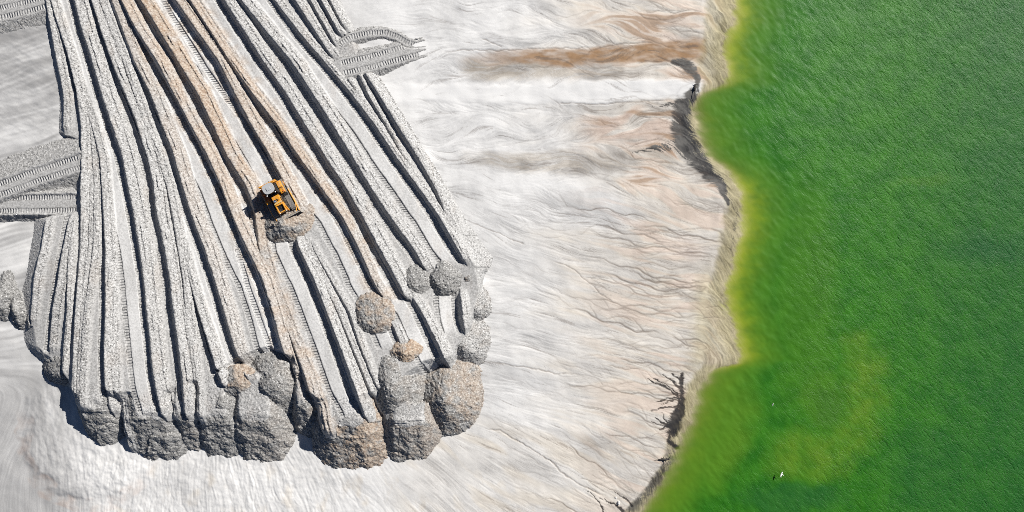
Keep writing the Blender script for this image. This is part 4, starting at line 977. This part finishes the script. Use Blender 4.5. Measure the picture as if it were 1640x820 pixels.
# ------------------------------------------------------------------ gulls
def gull(label, px, py, z, heading, span, flying):
    root = bpy.data.objects.new("gull", None); C.objects.link(root)
    f = (CAMH - z) / CAMH
    root.location = ((px - 820) / S * f, (410 - py) / S * f, z); root.rotation_euler = (0, 0, heading); root.scale = (span, span, span)
    tag(root, label, "gull", "white gulls over the lake")
    b = NB(); tube(b, [(-0.26, 0, 0), (-0.18, 0, 0), (-0.02, 0, -0.005), (0.10, 0, 0), (0.17, 0, 0.02), (0.22, 0, 0.03), (0.26, 0, 0.025)], [0.02, 0.05, 0.075, 0.06, 0.04, 0.042, 0.012], 10)
    part("body", b, M_WHITE, root, True)
    part("bill", tube(NB(), [(0.25, 0, 0.025), (0.31, 0, 0.015)], [0.012, 0.003], 6), M_BILL, root)
    tl = NB(); plate(tl, [(-0.20, -0.03), (-0.36, -0.07), (-0.37, 0.07), (-0.20, 0.03)], -0.006, 0.008); part("tail", tl, M_WHITE, root)
    for sy in (-1, 1):
        w = NB()
        o_ = [(0.10, 0.03), (0.15, 0.22), (0.10, 0.38), (-0.06, 0.52), (-0.05, 0.40), (-0.02, 0.24), (-0.08, 0.03)] if flying else [(0.10, 0.03), (0.06, 0.075), (-0.15, 0.085), (-0.36, 0.03), (-0.30, 0.012)]
        o_ = [(x, sy * y) for x, y in o_]
        if sy < 0: o_ = o_[::-1]
        plate(w, o_[::-1] if False else o_, 0.012, 0.026)
        for v in w.verts:
            v.co.z += (0.10 * min(abs(v.co.y), 0.25) - 0.12 * max(abs(v.co.y) - 0.25, 0)) if flying else (0.05 - 0.3 * abs(v.co.y))
        bmesh.ops.recalc_face_normals(w, faces=w.faces[:])
        part("wing", w, M_WHITE if flying else M_GREYF, root)
    return root
gull("white gull flying low with spread wings over the lower part of the lake", 1252, 760, 0.7, R(160), 0.8, True)
gull("tiny white gull sitting on the water below the middle of the lake", 1238, 647, 0.03, R(70), 0.6, False)

# ------------------------------------------------------------------ driftwood and stones by the shore
def shore_pt(px, py): 
    return ((px - 820) / S, (410 - py) / S, float(ground_at(np.array([float(px)]), np.array([float(py)]))[0]))
def driftwood(label, px, py, heading, length, nbr, seed):
    rr = random.Random(seed)
    x, y, z = shore_pt(px, py)
    root = bpy.data.objects.new("driftwood", None); C.objects.link(root); root.location = (x, y, max(z, 0)); root.rotation_euler = (0, 0, heading)
    tag(root, label, "driftwood")
    n = 7; pts = [(-length / 2 + length * q / (n - 1), rr.uniform(-0.05, 0.05) * length * 0.4, 0.12 + rr.uniform(-0.02, 0.03)) for q in range(n)]
    rad = [0.03 + 0.13 * math.sin(math.pi * min(1, 0.08 + q / (n - 1) * 0.95)) for q in range(n)]
    part("stem", tube(NB(), pts, rad, 9), M_WOOD, root, True)
    for q in range(nbr):
        p = Vector(pts[rr.randrange(2, n - 1)]); a = rr.choice((-1, 1)) * rr.uniform(0.6, 1.2); l = rr.uniform(0.25, 0.5) * min(length, 1.4)
        e = p + Vector((math.cos(a) * l * 0.5, math.sin(a) * l, rr.uniform(0.0, 0.25)))
        part("branch", tube(NB(), [p, (p + e) / 2 + Vector((0, 0, 0.05)), e], [0.05, 0.035, 0.012], 6), M_WOOD, root)
    b = NB(); tube(b, [pts[0], Vector(pts[0]) + Vector((-0.5, -0.1, -0.05)), Vector(pts[0]) + Vector((-0.95, -0.3, -0.1))], [0.04, 0.03, 0.01], 6); part("root", b, M_WOOD, root)
driftwood("dark driftwood log lying across the lower shoreline with a thin root trailing inland", 1064, 735, 0.05, 1.7, 4, 3)
driftwood("small black branchy driftwood on the tip of the white spit", 1112, 141, R(80), 1.0, 6, 8)
def stone(label, px, py, r, seed):
    rr = random.Random(seed); b = NB(); bmesh.ops.create_icosphere(b, subdivisions=2, radius=r)
    ph = [rr.uniform(0, 6) for _ in range(6)]
    for v in b.verts:
        c = v.co.normalized(); v.co *= 1 + 0.18 * math.sin(3 * c.x + ph[0]) + 0.16 * math.sin(4 * c.y + ph[1]) + 0.12 * math.sin(5 * c.z + ph[2] + 3 * c.x); v.co.z *= 0.65
    o = part("stone", b, M_STONE, None); x, y, z = shore_pt(px, py); o.location = (x, y, z + r * 0.3); tag(o, label, "stone")
stone("larger white stone at the end of a dark gully by the bottom shore", 990, 804, 0.22, 1)
stone("smaller white stone just above the larger one by the bottom shore", 986, 796, 0.14, 2)
